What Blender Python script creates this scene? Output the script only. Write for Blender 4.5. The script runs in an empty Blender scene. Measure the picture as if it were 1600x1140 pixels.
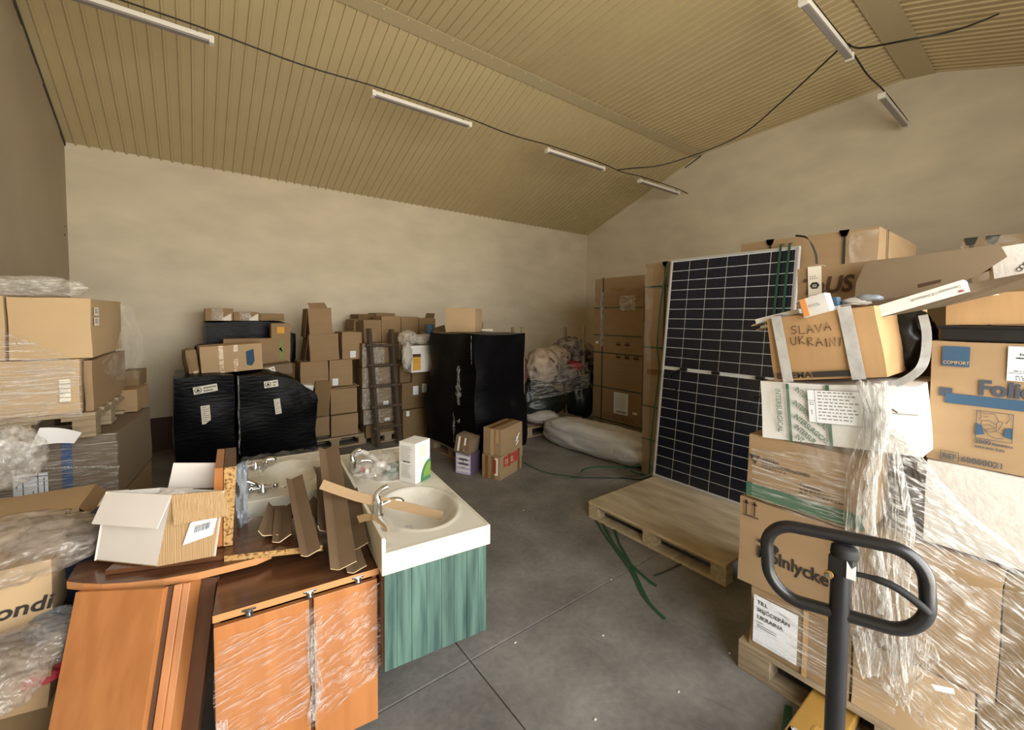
import bpy, bmesh, math, random
from mathutils import Vector, Matrix, Euler, noise
rad = math.radians
random.seed(7)
scn = bpy.context.scene
col = scn.collection

# ------------------------------------------------------------------ camera, daylight, exposure
EYE = Vector((0.0, 0.0, 1.75))
FOC, PPX, PPY = 657.7, 800.0, 522.9          # lens in pixels of the 1600 x 1140 frame
PITCH, YAW, ROLL = 0.04428, 0.64995, 0.007887
_F = Vector((math.sin(YAW)*math.cos(PITCH), math.cos(YAW)*math.cos(PITCH), -math.sin(PITCH)))
_R = Vector((math.cos(YAW), -math.sin(YAW), 0)); _U = _R.cross(_F)
_c, _s = math.cos(ROLL), math.sin(ROLL)
_R, _U = _c*_R + _s*_U, -_s*_R + _c*_U
cam = bpy.data.cameras.new('camera'); camo = bpy.data.objects.new('camera', cam); col.objects.link(camo)
camo.matrix_world = Matrix(((_R.x, _U.x, -_F.x, EYE.x), (_R.y, _U.y, -_F.y, EYE.y), (_R.z, _U.z, -_F.z, EYE.z), (0, 0, 0, 1)))
cam.sensor_fit = 'HORIZONTAL'; cam.sensor_width = 36.0; cam.lens = FOC/1600*36
cam.shift_x = 0.0; cam.shift_y = (PPY-570)/1600
cam.clip_start = 0.02
scn.camera = camo

GATE_X0, GATE_X1, GATE_H, FRONT_Y = -0.25, 4.0, 3.4, -1.45
world = bpy.data.worlds.new('world'); scn.world = world; world.use_nodes = True
nt = world.node_tree; nt.nodes.clear()
wo = nt.nodes.new('ShaderNodeOutputWorld'); bg = nt.nodes.new('ShaderNodeBackground')
tc = nt.nodes.new('ShaderNodeTexCoord'); sx = nt.nodes.new('ShaderNodeSeparateXYZ'); rp = nt.nodes.new('ShaderNodeValToRGB')
mp = nt.nodes.new('ShaderNodeMapRange'); mp.inputs[1].default_value = -1; mp.inputs[2].default_value = 1
nt.links.new(tc.outputs['Generated'], sx.inputs[0]); nt.links.new(sx.outputs[2], mp.inputs[0]); nt.links.new(mp.outputs[0], rp.inputs[0])
rp.color_ramp.elements[0].position = 0.0; rp.color_ramp.elements[0].color = (.72, .66, .56, 1)   # sunlit yard
e = rp.color_ramp.elements.new(0.49); e.color = (.92, .86, .74, 1)
e = rp.color_ramp.elements.new(0.52); e.color = (1.0, .98, .93, 1)
rp.color_ramp.elements[-1].position = 1.0; rp.color_ramp.elements[-1].color = (.80, .88, 1.0, 1)
nt.links.new(rp.outputs[0], bg.inputs[0]); bg.inputs[1].default_value = 8.3
nt.links.new(bg.outputs[0], wo.inputs[0])
pl = bpy.data.lights.new('gate_portal', 'AREA'); pl.shape = 'RECTANGLE'; pl.size = GATE_X1-GATE_X0; pl.size_y = GATE_H
pl.cycles.is_portal = True
plo = bpy.data.objects.new('gate_portal', pl); col.objects.link(plo)
plo.location = ((GATE_X0+GATE_X1)/2, FRONT_Y, GATE_H/2); plo.rotation_euler = (rad(90), 0, 0)

scn.view_settings.view_transform = 'Standard'; scn.view_settings.look = 'None'
scn.view_settings.gamma = 1.0; scn.view_settings.use_curve_mapping = False
scn.view_settings.exposure = 0.42
scn.cycles.max_bounces = 10; scn.cycles.diffuse_bounces = 6; scn.cycles.transparent_max_bounces = 16
scn.cycles.caustics_reflective = False; scn.cycles.caustics_refractive = False
scn.cycles.sample_clamp_indirect = 6.0

# ------------------------------------------------------------------ surveying helpers: a sight line cut with a plane
def ray(x, y): return (x-PPX)/FOC*_R - (y-PPY)/FOC*_U + _F
def at_z(x, y, z): d = ray(x, y); return EYE + d*((z-EYE.z)/d.z)
def at_x(x, y, X): d = ray(x, y); return EYE + d*(X/d.x)
def at_y(x, y, Y): d = ray(x, y); return EYE + d*(Y/d.y)

def at_plane(x, y, P, n): d = ray(x, y); return EYE + d*((P-EYE).dot(n)/d.dot(n))

# ------------------------------------------------------------------ materials
def C(h):
    h = h.lstrip('#'); v = [int(h[i:i+2], 16)/255 for i in (0, 2, 4)]
    return tuple(c/12.92 if c <= .04045 else ((c+.055)/1.055)**2.4 for c in v)
MATS = {}
def M(name, hexc, rough=.7, metal=0.0, var=0.0, vs=6.0, stretch=(1, 1, 1), bump=0.0, bs=40.0, bstretch=None, second=None, rnd=0.0, spec=.5, coat=0.0, detail=4.0, contrast=(.3, .7), trans=0.0):
    m = bpy.data.materials.new(name); m.use_nodes = True; n = m.node_tree.nodes; l = m.node_tree.links
    p = n['Principled BSDF']; c = C(hexc)
    p.inputs['Base Color'].default_value = (*c, 1); p.inputs['Roughness'].default_value = rough; p.inputs['Metallic'].default_value = metal
    p.inputs['Specular IOR Level'].default_value = spec; p.inputs['Coat Weight'].default_value = coat
    tcn = n.new('ShaderNodeTexCoord')
    out = None
    if var > 0 or second:
        mpn = n.new('ShaderNodeMapping'); mpn.inputs['Scale'].default_value = stretch; l.new(tcn.outputs['Object'], mpn.inputs[0])
        nz = n.new('ShaderNodeTexNoise'); nz.inputs['Scale'].default_value = vs; nz.inputs['Detail'].default_value = detail; l.new(mpn.outputs[0], nz.inputs[0])
        cr = n.new('ShaderNodeValToRGB'); l.new(nz.outputs[0], cr.inputs[0])
        cr.color_ramp.elements[0].position, cr.color_ramp.elements[1].position = contrast
        a = C(second) if second else tuple(x*(1-var) for x in c)
        b = c if second else tuple(min(1, x*(1+var)) for x in c)
        cr.color_ramp.elements[0].color = (*a, 1); cr.color_ramp.elements[1].color = (*b, 1)
        out = cr.outputs[0]
    if rnd > 0:
        oi = n.new('ShaderNodeObjectInfo'); mr = n.new('ShaderNodeMapRange'); l.new(oi.outputs['Random'], mr.inputs[0])
        mr.inputs[3].default_value = 1-rnd; mr.inputs[4].default_value = 1+rnd
        hs = n.new('ShaderNodeHueSaturation'); l.new(mr.outputs[0], hs.inputs['Value'])
        if out: l.new(out, hs.inputs['Color'])
        else: hs.inputs['Color'].default_value = (*c, 1)
        out = hs.outputs[0]
    if out: l.new(out, p.inputs['Base Color'])
    if bump > 0:
        mb_ = n.new('ShaderNodeMapping'); mb_.inputs['Scale'].default_value = bstretch or stretch; l.new(tcn.outputs['Object'], mb_.inputs[0])
        nb = n.new('ShaderNodeTexNoise'); nb.inputs['Scale'].default_value = bs; nb.inputs['Detail'].default_value = 5; l.new(mb_.outputs[0], nb.inputs[0])
        bp = n.new('ShaderNodeBump'); bp.inputs['Strength'].default_value = bump; bp.inputs['Distance'].default_value = .01
        l.new(nb.outputs[0], bp.inputs['Height']); l.new(bp.outputs[0], p.inputs['Normal'])
    if trans > 0:
        tr = n.new('ShaderNodeBsdfTransparent'); mx = n.new('ShaderNodeMixShader'); mx.inputs[0].default_value = 1-trans
        l.new(tr.outputs[0], mx.inputs[1]); l.new(p.outputs[0], mx.inputs[2]); l.new(mx.outputs[0], n['Material Output'].inputs[0])
    MATS[name] = m
    return m
def film_mat(name, lo, hi, scale, stretch, bump=.6, tint='#f4f1ea', gloss=.12, thresh=(.45, .75), rot=(0, 0, 0)):
    """clear stretch film: see-through sheet, hazier where layers gather in folds"""
    m = bpy.data.materials.new(name); m.use_nodes = True; n = m.node_tree.nodes; l = m.node_tree.links
    p = n['Principled BSDF']; p.inputs['Base Color'].default_value = (*C(tint), 1); p.inputs['Roughness'].default_value = gloss
    p.inputs['Specular IOR Level'].default_value = .9
    tcn = n.new('ShaderNodeTexCoord'); mr0 = n.new('ShaderNodeMapping'); mr0.inputs['Rotation'].default_value = rot; l.new(tcn.outputs['Object'], mr0.inputs[0])
    mpn = n.new('ShaderNodeMapping'); mpn.inputs['Scale'].default_value = stretch; l.new(mr0.outputs[0], mpn.inputs[0])
    nz = n.new('ShaderNodeTexNoise'); nz.inputs['Scale'].default_value = scale; nz.inputs['Detail'].default_value = 6; nz.inputs['Roughness'].default_value = .62; nz.inputs['Distortion'].default_value = .5
    l.new(mpn.outputs[0], nz.inputs[0])
    mr = n.new('ShaderNodeMapRange'); l.new(nz.outputs[0], mr.inputs[0])
    mr.inputs[1].default_value, mr.inputs[2].default_value = thresh; mr.inputs[3].default_value = lo; mr.inputs[4].default_value = hi
    nb = n.new('ShaderNodeTexNoise'); nb.inputs['Scale'].default_value = scale*1.6; nb.inputs['Detail'].default_value = 4; l.new(mpn.outputs[0], nb.inputs[0])
    bp = n.new('ShaderNodeBump'); bp.inputs['Strength'].default_value = bump; bp.inputs['Distance'].default_value = .02
    l.new(nb.outputs[0], bp.inputs['Height']); l.new(bp.outputs[0], p.inputs['Normal'])
    tr = n.new('ShaderNodeBsdfTransparent'); mx = n.new('ShaderNodeMixShader')
    l.new(mr.outputs[0], mx.inputs[0]); l.new(tr.outputs[0], mx.inputs[1]); l.new(p.outputs[0], mx.inputs[2]); l.new(mx.outputs[0], n['Material Output'].inputs[0])
    MATS[name] = m; return m

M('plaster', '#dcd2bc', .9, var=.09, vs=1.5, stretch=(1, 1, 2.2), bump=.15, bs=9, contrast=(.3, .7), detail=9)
M('plaster_shaded', '#b3a690', .9, var=.10, vs=1.0, bump=.15, bs=9, detail=7)  # same plaster as the other walls, darkened to paint in the left wall's shade
M('ceiling_sheet', '#c6b58d', .55, var=.04, vs=2.0, spec=.35, rnd=.03)
M('ceiling_strip', '#bfb08c', .5, spec=.35)
M('concrete', '#827f78', .72, second='#5e5b55', vs=2.6, bump=.15, bs=40, contrast=(.3, .7), detail=12, rnd=.03)
M('joint', '#5b5750', .9)
def scuffs(m):
    n = m.node_tree.nodes; l = m.node_tree.links; p = n['Principled BSDF']; src = p.inputs['Base Color'].links[0].from_socket; t = n.new('ShaderNodeTexCoord'); out = src
    for (sc_, st, rot, lo, hi, v0, v1) in ((28, (1, 1, 1), 0, .3, .7, .86, 1.10), (7, (.35, 5, 1), .55, .62, .74, 1.0, 1.22), (6, (5, .3, 1), -.35, .64, .76, 1.0, .78), (90, (1, 1, 1), 0, .70, .74, 1.0, 1.5)):
        mp_ = n.new('ShaderNodeMapping'); mp_.inputs['Rotation'].default_value = (0, 0, rot); l.new(t.outputs['Object'], mp_.inputs[0])
        m2 = n.new('ShaderNodeMapping'); m2.inputs['Scale'].default_value = st; l.new(mp_.outputs[0], m2.inputs[0])
        z = n.new('ShaderNodeTexNoise'); z.inputs['Scale'].default_value = sc_; z.inputs['Detail'].default_value = 6; l.new(m2.outputs[0], z.inputs[0])
        k = n.new('ShaderNodeMapRange'); l.new(z.outputs[0], k.inputs[0]); k.inputs[1].default_value = lo; k.inputs[2].default_value = hi; k.inputs[3].default_value = v0; k.inputs[4].default_value = v1
        h = n.new('ShaderNodeHueSaturation'); l.new(out, h.inputs['Color']); l.new(k.outputs[0], h.inputs['Value']); out = h.outputs[0]
    l.new(out, p.inputs['Base Color'])
scuffs(MATS['concrete'])
M('card', '#947a59', .85, var=.07, vs=3, stretch=(1, 1, 4), bump=.04, bs=12, rnd=.07)
M('card_light', '#b89d78', .85, var=.05, vs=3, bump=.04, bs=12, rnd=.04)
M('card_dark', '#786140', .85, var=.08, vs=3, bump=.05, bs=12, rnd=.08)
M('card_orange', '#aa875d', .85, var=.06, vs=4, stretch=(6, 1, 1), bump=.05, bs=10)
M('card_grey', '#76654f', .85, var=.06, vs=4, rnd=.05)
M('card_edge', '#cdb38b', .9); M('strip_card', '#66513a', .8, var=.06, vs=5)
M('card_inner', '#8a6a44', .9)
M('corr', '#b2936a', .85, second='#a6875f', vs=330, stretch=(1.0, .3, .008), bump=.6, bs=300, bstretch=(1, .3, .008), contrast=(.38, .62), detail=1)
M('white_board', '#d8d2cb', .7, var=.03, vs=5, bump=.04, bs=8)
M('white_card', '#d9d7d1', .75, var=.03, vs=4)
M('white_rough', '#c4bfb6', .9, var=.06, vs=30, bump=.25, bs=60)
M('paper', '#e8ebef', .8)
M('paper_cream', '#e9e2d0', .8)
M('ink', '#2a2622', .8)
M('ink_brown', '#4a3322', .85)
M('ink_blue', '#304d66', .8)
M('ink_bluegrey', '#3d444f', .8)
M('ink_green', '#3b6047', .75)
M('ink_grey', '#8b8780', .8)
M('ink_faint', '#8e7247', .9)
M('ink_red', '#a83a34', .7)
M('ink_orange', '#e0954f', .7)
M('ink_yellow', '#d9a33c', .7)
M('tape_brown', '#7d5935', .25, var=.15, vs=20, bump=.2, bs=30)
M('tape_clear', '#b7966a', .15, bump=.3, bs=25)
M('tape_silver', '#b4b3b0', .25, metal=.1, var=.12, vs=14, bump=.5, bs=18)
M('tape_blue', '#2d4d7c', .5)
M('black_wrap', '#08080a', .36, bump=.5, bs=9, bstretch=(1, 1, 4), spec=.11)
M('black_plastic', '#141416', .35, bump=.3, bs=10)
M('black_steel', '#151517', .34, var=.3, vs=8, spec=.5, coat=.2)
M('black_rubber', '#111111', .7)
M('steel', '#8e8e8c', .35, metal=.8)
M('chrome', '#d8d8d8', .08, metal=1.0)
M('dark_chrome', '#8d8a86', .1, metal=1.0)
M('alu', '#c9cac8', .4, metal=.55)
M('cell', '#0d1220', .22, var=.1, vs=3, spec=.5, coat=.3)
M('backsheet', '#d6d9da', .4)
M('busbar', '#2b3140', .4)
M('wood', '#a39175', .8, second='#7d6c52', vs=5, stretch=(1, 8, 8), bump=.15, bs=20, rnd=.08)
M('wood_pale', '#c4b493', .8, second='#a6936f', vs=5, stretch=(1, 8, 8), bump=.12, bs=20, rnd=.06)
M('wood_grey', '#998868', .85, second='#756549', vs=5, stretch=(8, 8, 1), rnd=.06)
M('ply', '#b3a488', .7, second='#93846a', vs=2.6, stretch=(4, 1, 1), bump=.06, bs=18, detail=6, contrast=(.35, .65))
M('ply_edge', '#dccaa2', .8, second='#b69a6b', vs=60, stretch=(.1, .1, 4))
M('chip', '#b58f58', .85, second='#6a4522', vs=90, contrast=(.36, .50), bump=.3, bs=80)
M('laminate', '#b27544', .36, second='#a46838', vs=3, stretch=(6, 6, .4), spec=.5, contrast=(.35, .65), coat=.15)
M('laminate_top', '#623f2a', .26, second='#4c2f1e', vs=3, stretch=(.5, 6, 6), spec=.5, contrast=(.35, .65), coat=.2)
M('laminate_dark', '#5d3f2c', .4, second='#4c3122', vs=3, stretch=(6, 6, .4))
M('laminate_edge', '#bd8554', .4)
M('mineral', '#d0cbbd', .3, second='#979079', vs=3.2, contrast=(.25, .45), detail=7, spec=.5)
M('mineral_skirt', '#cdc7b4', .35, var=.03, vs=4)
M('green_wood', '#4f6b60', .5, second='#2c453f', vs=3.0, stretch=(11, 9, .9), contrast=(.35, .62), detail=6, rnd=.16)
M('strap_green', '#1f4a34', .4, spec=.5)
M('strap_dark', '#232821', .5)
M('cable', '#1b1714', .6)
M('lamp_white', '#e8e6df', .4)
M('lamp_lens', '#8b8482', .35)
M('dark_trim', '#4a4438', .9, var=.3, vs=12)  # dark tone; along the left wall top it stands in for gap shade
M('yellow_paint', '#a07a38', .45, var=.12, vs=10)
M('sack', '#bdbbb6', .55, var=.08, vs=8, bump=.9, bs=4, bstretch=(2.5, 1, 2.5))
M('cloth_cream', '#b3a48e', .85, second='#8f7a68', vs=7, bump=.3, bs=8)
M('cloth_grey', '#93887c', .85, second='#4a423e', vs=8, contrast=(.42, .58), bump=.2, bs=8)
M('cloth_red', '#a02833', .7, var=.1, vs=6)
M('cloth_maroon', '#6b3a38', .8, var=.2, vs=8)
M('cloth_white', '#b5b0a6', .8, var=.06, vs=6, bump=.2, bs=6)
M('bag_green', '#1b221e', .35, bump=.5, bs=6, bstretch=(1, 1, 3))
M('navy', '#17233f', .55)
M('blue_plastic', '#47657f', .5)
M('lilac', '#b9afc8', .7)
M('purple', '#57485c', .7)
M('white_plastic', '#e4e2dc', .4)
M('pink', '#b8535b', .4)
M('orange_red', '#c4572f', .6)
M('box_green', '#3b6f4b', .6)
M('leaf_green', '#6d8a3b', .6)
M('brown_panel', '#4a2f1f', .6)
M('bag_grey', '#8d949b', .3, bump=.5, bs=8, trans=.25)
film_mat('film', .05, .62, 9, (.5, .5, 2.2), bump=.8)
film_mat('film_h', .05, .74, 9, (.7, .7, 15), bump=.9, gloss=.08, thresh=(.50, .68))
film_mat('film_diag', .07, .70, 17, (1, .5, 6), bump=1.0, gloss=.08, thresh=(.47, .65), rot=(rad(-27), 0, 0))
film_mat('film_v', .15, .72, 17, (5, 10, .9), bump=1.0, gloss=.08, tint='#f1eee6', thresh=(.44, .66))
film_mat('film_soft', .05, .28, 7, (1, 1, 1), bump=.6)
film_mat('bag_clear', .18, .60, 8, (1, 1, 1), bump=.9)
film_mat('bag_milky', .22, .62, 9, (1, 1, 1), bump=.8, tint='#ab9f93')

# ------------------------------------------------------------------ mesh helpers
class MB:
    def __init__(s): s.v = []; s.f = []; s.m = []; s.mats = []
    def mi(s, mat):
        if mat not in s.mats: s.mats.append(mat)
        return s.mats.index(mat)
    def add(s, vs, fs, mat):
        o = len(s.v); k = s.mi(mat); s.v += [Vector(v) for v in vs]
        for f in fs: s.f.append([i+o for i in f]); s.m.append(k)
    def box(s, a, b, mat, mx=None):
        (x0, y0, z0), (x1, y1, z1) = a, b
        vs = [Vector(p) for p in ((x0, y0, z0), (x1, y0, z0), (x1, y1, z0), (x0, y1, z0), (x0, y0, z1), (x1, y0, z1), (x1, y1, z1), (x0, y1, z1))]
        if mx: vs = [mx @ v for v in vs]
        s.add(vs, [(3, 2, 1, 0), (4, 5, 6, 7), (0, 1, 5, 4), (1, 2, 6, 5), (2, 3, 7, 6), (3, 0, 4, 7)], mat)
    def prism(s, pts, vec, mat):
        n = len(pts); vec = Vector(vec); vs = [Vector(p) for p in pts] + [Vector(p)+vec for p in pts]
        s.add(vs, [list(range(n))[::-1], list(range(n, 2*n))] + [(i, (i+1) % n, (i+1) % n+n, i+n) for i in range(n)], mat)
    def tube(s, pts, r, mat, n=8, closed=False, cap=True):
        pts = [Vector(p) for p in pts]; N = len(pts); rings = []; up = None
        for i, p in enumerate(pts):
            if closed: t = pts[(i+1) % N]-pts[i-1]
            else: t = pts[min(i+1, N-1)]-pts[max(i-1, 0)]
            t.normalize()
            if up is None: up = t.orthogonal().normalized()
            up = (up - t*up.dot(t)); up = up.normalized() if up.length > 1e-6 else t.orthogonal().normalized()
            w = t.cross(up); rr = r[i] if isinstance(r, (list, tuple)) else r
            rings.append([p+(up*math.cos(2*math.pi*k/n)+w*math.sin(2*math.pi*k/n))*rr for k in range(n)])
        vs = [v for ring in rings for v in ring]; fs = []
        for i in range(N if closed else N-1):
            a, b = i*n, ((i+1) % N)*n
            for k in range(n): fs.append((a+k, a+(k+1) % n, b+(k+1) % n, b+k))
        if cap and not closed: fs += [list(range(n))[::-1], list(range((N-1)*n, N*n))]
        s.add(vs, fs, mat)
    def lathe(s, prof, mat, n=20, mx=None):
        vs = []; fs = []
        for (r, z) in prof:
            for k in range(n):
                v = Vector((r*math.cos(2*math.pi*k/n), r*math.sin(2*math.pi*k/n), z)); vs.append(mx @ v if mx else v)
        for i in range(len(prof)-1):
            for k in range(n): fs.append((i*n+k, i*n+(k+1) % n, (i+1)*n+(k+1) % n, (i+1)*n+k))
        fs += [list(range(n))[::-1], list(range((len(prof)-1)*n, len(prof)*n))]
        s.add(vs, fs, mat)
    def grid(s, fn, nu, nv, mat):
        vs = [fn(i/nu, j/nv) for j in range(nv+1) for i in range(nu+1)]
        s.add(vs, [(j*(nu+1)+i, j*(nu+1)+i+1, (j+1)*(nu+1)+i+1, (j+1)*(nu+1)+i) for j in range(nv) for i in range(nu)], mat)
    def build(s, name, parent=None, smooth=False, bevel=0.0, angle=40):
        me = bpy.data.meshes.new(name); me.from_pydata([tuple(v) for v in s.v], [], s.f)
        for k in s.mats: me.materials.append(MATS[k])
        me.polygons.foreach_set('material_index', s.m)
        bm = bmesh.new(); bm.from_mesh(me)
        bmesh.ops.recalc_face_normals(bm, faces=bm.faces)
        if bevel > 0: bmesh.ops.bevel(bm, geom=[e for e in bm.edges if len(e.link_faces) == 2 and e.calc_face_angle(0) > rad(30)], offset=bevel, segments=2, affect='EDGES', profile=.6, clamp_overlap=True)
        if smooth:
            for f in bm.faces: f.smooth = True
            for e_ in bm.edges: e_.smooth = not (len(e_.link_faces) == 2 and e_.calc_face_angle(0) > rad(angle))
        bm.to_mesh(me); bm.free()
        o = bpy.data.objects.new(name, me); col.objects.link(o)
        if parent: o.parent = parent
        return o
def tag(o, label, cat, group=None):
    o['label'] = label; o['category'] = cat
    if group: o['group'] = group
    return o
def thing(name, label, cat, loc=(0, 0, 0), rot=(0, 0, 0), group=None):
    o = bpy.data.objects.new(name, None); col.objects.link(o); o.empty_display_size = .1
    o.location = loc; o.rotation_euler = rot
    return tag(o, label, cat, group)
def struct(o): o['kind'] = 'structure'; return o
def copy_tree(o, parent=None):
    c = o.copy(); col.objects.link(c)
    if parent: c.parent = parent
    for ch in list(o.children): copy_tree(ch, c)
    return c
def nvec(p, k): return Vector((noise.noise(p*k), noise.noise(p*k+Vector((17.1, 3.3, 8.2))), noise.noise(p*k+Vector((5.7, 31.9, 2.4)))))
DIM = {}
def rough_box(name, dim, mat, parent=None, n=5, amp=.004, bulge=.004, seed=0, nk=5.0, off=(0, 0, 0), sag=0, open_top=False):
    """box with its base corner at off; faces slightly bowed, edges kept crisp"""
    w, d, h = dim; bm = bmesh.new(); bmesh.ops.create_cube(bm, size=1.0)
    bmesh.ops.subdivide_edges(bm, edges=bm.edges[:], cuts=n, use_grid_fill=True)
    sv = Vector((seed*3.17, seed*1.31, seed*7.7)); info = {}
    for v in bm.verts:
        q = v.co; info[v] = [abs(abs(q[i])-.5) < 1e-4 for i in range(3)]
    for e_ in bm.edges:
        a, b = info[e_.verts[0]], info[e_.verts[1]]
        e_.smooth = not (sum(1 for i in range(3) if a[i] and b[i]) >= 2)
    for f in bm.faces: f.smooth = True
    if open_top:
        bmesh.ops.delete(bm, geom=[f for f in bm.faces if f.calc_center_median().z > .499], context='FACES_ONLY')
    for v in bm.verts:
        q = v.co.copy(); fl = info[v]; p = Vector(((q.x+.5)*w, (q.y+.5)*d, (q.z+.5)*h))
        k = [1-(2*q[i])**2 for i in range(3)]
        push = Vector()
        for i in range(3):
            if fl[i]: push[i] += math.copysign(1, q[i])*bulge*k[(i+1) % 3]*k[(i+2) % 3]
        push += nvec(p+sv, nk)*amp
        if fl[2] and q.z < 0: push.z = max(push.z, 0)*.3
        if sag and q.z > 0: push.z -= sag*k[0]*k[1]
        v.co = p+push+Vector(off)
    me = bpy.data.meshes.new(name); bm.to_mesh(me); bm.free(); me.materials.append(MATS[mat])
    o = bpy.data.objects.new(name, me); col.objects.link(o)
    if parent: o.parent = parent
    return o
def carton(label, loc, dim, rz=0, rx=0, ry=0, mat='card', name='carton', cat='box', group=None, amp=.004, bulge=.005, seed=None, n=5, nk=5.0):
    o = rough_box(name, dim, mat, None, n, amp, bulge, random.random()*50 if seed is None else seed, nk)
    o.location = loc; o.rotation_euler = (rad(rx), rad(ry), rad(rz)); tag(o, label, cat, group); DIM[o.name] = dim
    return o
def face_mx(dim, face, out):
    w, d, h = dim
    if face == 'front': return Matrix.Translation((0, -out, 0)) @ Euler((rad(90), 0, 0)).to_matrix().to_4x4()
    if face == 'right': return Matrix.Translation((w+out, 0, 0)) @ Euler((rad(90), 0, rad(90))).to_matrix().to_4x4()
    if face == 'left': return Matrix.Translation((-out, d, 0)) @ Euler((rad(90), 0, rad(-90))).to_matrix().to_4x4()
    return Matrix.Translation((0, 0, h+out))          # top
def text(parent, s, face, u, v, size, mat='ink', bold=0.0, shear=0.0, rot=0.0, align='LEFT', out=.007, name='lettering', sx=1.0, dim=None):
    cu = bpy.data.curves.new(name, 'FONT'); cu.body = s; cu.size = size; cu.offset = bold*size; cu.shear = shear; cu.align_x = align
    cu.extrude = .0004; cu.resolution_u = 3; cu.materials.append(MATS[mat])
    o = bpy.data.objects.new(name, cu); col.objects.link(o); o.parent = parent
    o.matrix_local = face_mx(dim or DIM[parent.name], face, out) @ Matrix.Translation((u, v, 0)) @ Matrix.Rotation(rad(rot), 4, 'Z') @ Matrix.Diagonal((sx, 1, 1, 1))
    return o
def patch(parent, name, face, u0, v0, u1, v1, mat, out=.005, rot=0.0, th=.0012, dim=None, poly=None):
    mx = face_mx(dim or DIM[parent.name], face, out)
    cu, cv = (u0+u1)/2, (v0+v1)/2; r = Matrix.Translation((cu, cv, 0)) @ Matrix.Rotation(rad(rot), 4, 'Z') @ Matrix.Translation((-cu, -cv, 0))
    b = MB()
    if poly: b.prism([mx @ r @ Vector((p[0], p[1], 0)) for p in poly], (mx.to_3x3() @ Vector((0, 0, th))), mat)
    else: b.box((u0, v0, 0), (u1, v1, th), mat, mx @ r)
    return b.build(name, parent)
def strokes(parent, name, face, lines, wd, mat, out=.007, dim=None, mx=None):
    """pen strokes: each polyline a flat ribbon on a face"""
    F = mx or face_mx(dim or DIM[parent.name], face, out); b = MB()
    for ln in lines:
        P = [Vector((p[0], p[1], 0)) for p in ln]; L = []; Rr = []
        for i, p in enumerate(P):
            t = P[min(i+1, len(P)-1)]-P[max(i-1, 0)]; t = t.normalized() if t.length else Vector((1, 0, 0)); nrm = Vector((-t.y, t.x, 0))*wd/2
            L.append(p+nrm); Rr.append(p-nrm)
        vs = [F @ v for v in L+Rr]; k = len(P)
        b.add(vs, [(i, i+1, k+i+1, k+i) for i in range(k-1)], mat)
    return b.build(name, parent)
def lines_of_print(parent, face, u, v, w, rows, dv, wd, mat, out=.007, name='small_print', dim=None, seed=1):
    rg = random.Random(seed); L = []
    for i in range(rows):
        x = u
        while x < u+w*rg.uniform(.7, 1.0):
            k = rg.uniform(.006, .02)*w/.1*.6; L.append([(x, v-i*dv), (min(x+k, u+w), v-i*dv)]); x += k+wd
    return strokes(parent, name, face, L, wd, mat, out, dim)
def barcode(parent, face, u, v, w, h, mat='ink', out=.008, dim=None, seed=3, rot=0):
    rg = random.Random(seed); mx = face_mx(dim or DIM[parent.name], face, out) @ Matrix.Translation((u, v, 0)) @ Matrix.Rotation(rad(rot), 4, 'Z'); b = MB(); x = 0
    while x < w:
        k = rg.uniform(.015, .06)*w; b.box((x, 0, 0), (min(x+k, w), h, .0004), mat, mx); x += k*rg.uniform(1.4, 2.6)
    return b.build('barcode', parent)
def flap(parent, edge0, edge1, direc, mat, th=.004, name='flap', skew=0):
    a, b = Vector(edge0), Vector(edge1); dv = Vector(direc); nrm = (b-a).cross(dv).normalized()*th
    m = MB(); m.prism([a, b, b+dv+(a-b)*skew, a+dv+(b-a)*skew], nrm, mat); return m.build(name, parent)
def film_sheet(name, fn, nu, nv, mat, parent=None):
    b = MB(); b.grid(fn, nu, nv, mat); return b.build(name, parent, smooth=True, angle=75)
def blob(name, center, radii, mat, seed=0, amp=.12, k=4.0, sub=4, flat=None, parent=None, rz=0, ridged=True, power=2.0):
    bm = bmesh.new(); bmesh.ops.create_icosphere(bm, subdivisions=sub, radius=1.0); sv = Vector((seed*2.3, seed*5.1, seed*1.7)); R = Matrix.Rotation(rad(rz), 3, 'Z')
    for v in bm.verts:
        q = v.co.copy()
        if power != 2.0:
            e_ = 2.0/power; q = Vector([math.copysign(abs(c)**e_, c) for c in q])
        d = noise.fractal(q*k*.42+sv, 1.0, 2.0, 3)
        if ridged: d = (.35-abs(d))*1.3
        q *= 1+amp*d
        p = Vector((q.x*radii[0], q.y*radii[1], q.z*radii[2])); p = R @ p
        if flat is not None and p.z < -flat: p.z = -flat+(p.z+flat)*.08
        v.co = p
    for f in bm.faces: f.smooth = True
    me = bpy.data.meshes.new(name); bm.to_mesh(me); bm.free(); me.materials.append(MATS[mat])
    o = bpy.data.objects.new(name, me); col.objects.link(o); o.location = center
    if parent: o.parent = parent
    return o
def ribbon(name, pts, wd, mat, side, th=.0015, parent=None):
    """flat strap along a path; side gives the width direction"""
    pts = [Vector(p) for p in pts]; b = MB(); n = len(pts); vs = []
    for i, p in enumerate(pts):
        t = (pts[min(i+1, n-1)]-pts[max(i-1, 0)]).normalized(); s_ = Vector(side[i] if isinstance(side, list) else side); s_ = (s_-t*s_.dot(t)).normalized()*wd/2; u = t.cross(s_).normalized()*th
        vs += [p-s_, p+s_, p+s_+u, p-s_+u]
    fs = [(0, 1, 2, 3), tuple(range(4*n-4, 4*n))]
    for i in range(n-1):
        for k in range(4): fs.append((i*4+k, i*4+(k+1) % 4, i*4+4+(k+1) % 4, i*4+4+k))
    b.add(vs, fs, mat); return b.build(name, parent)
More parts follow.
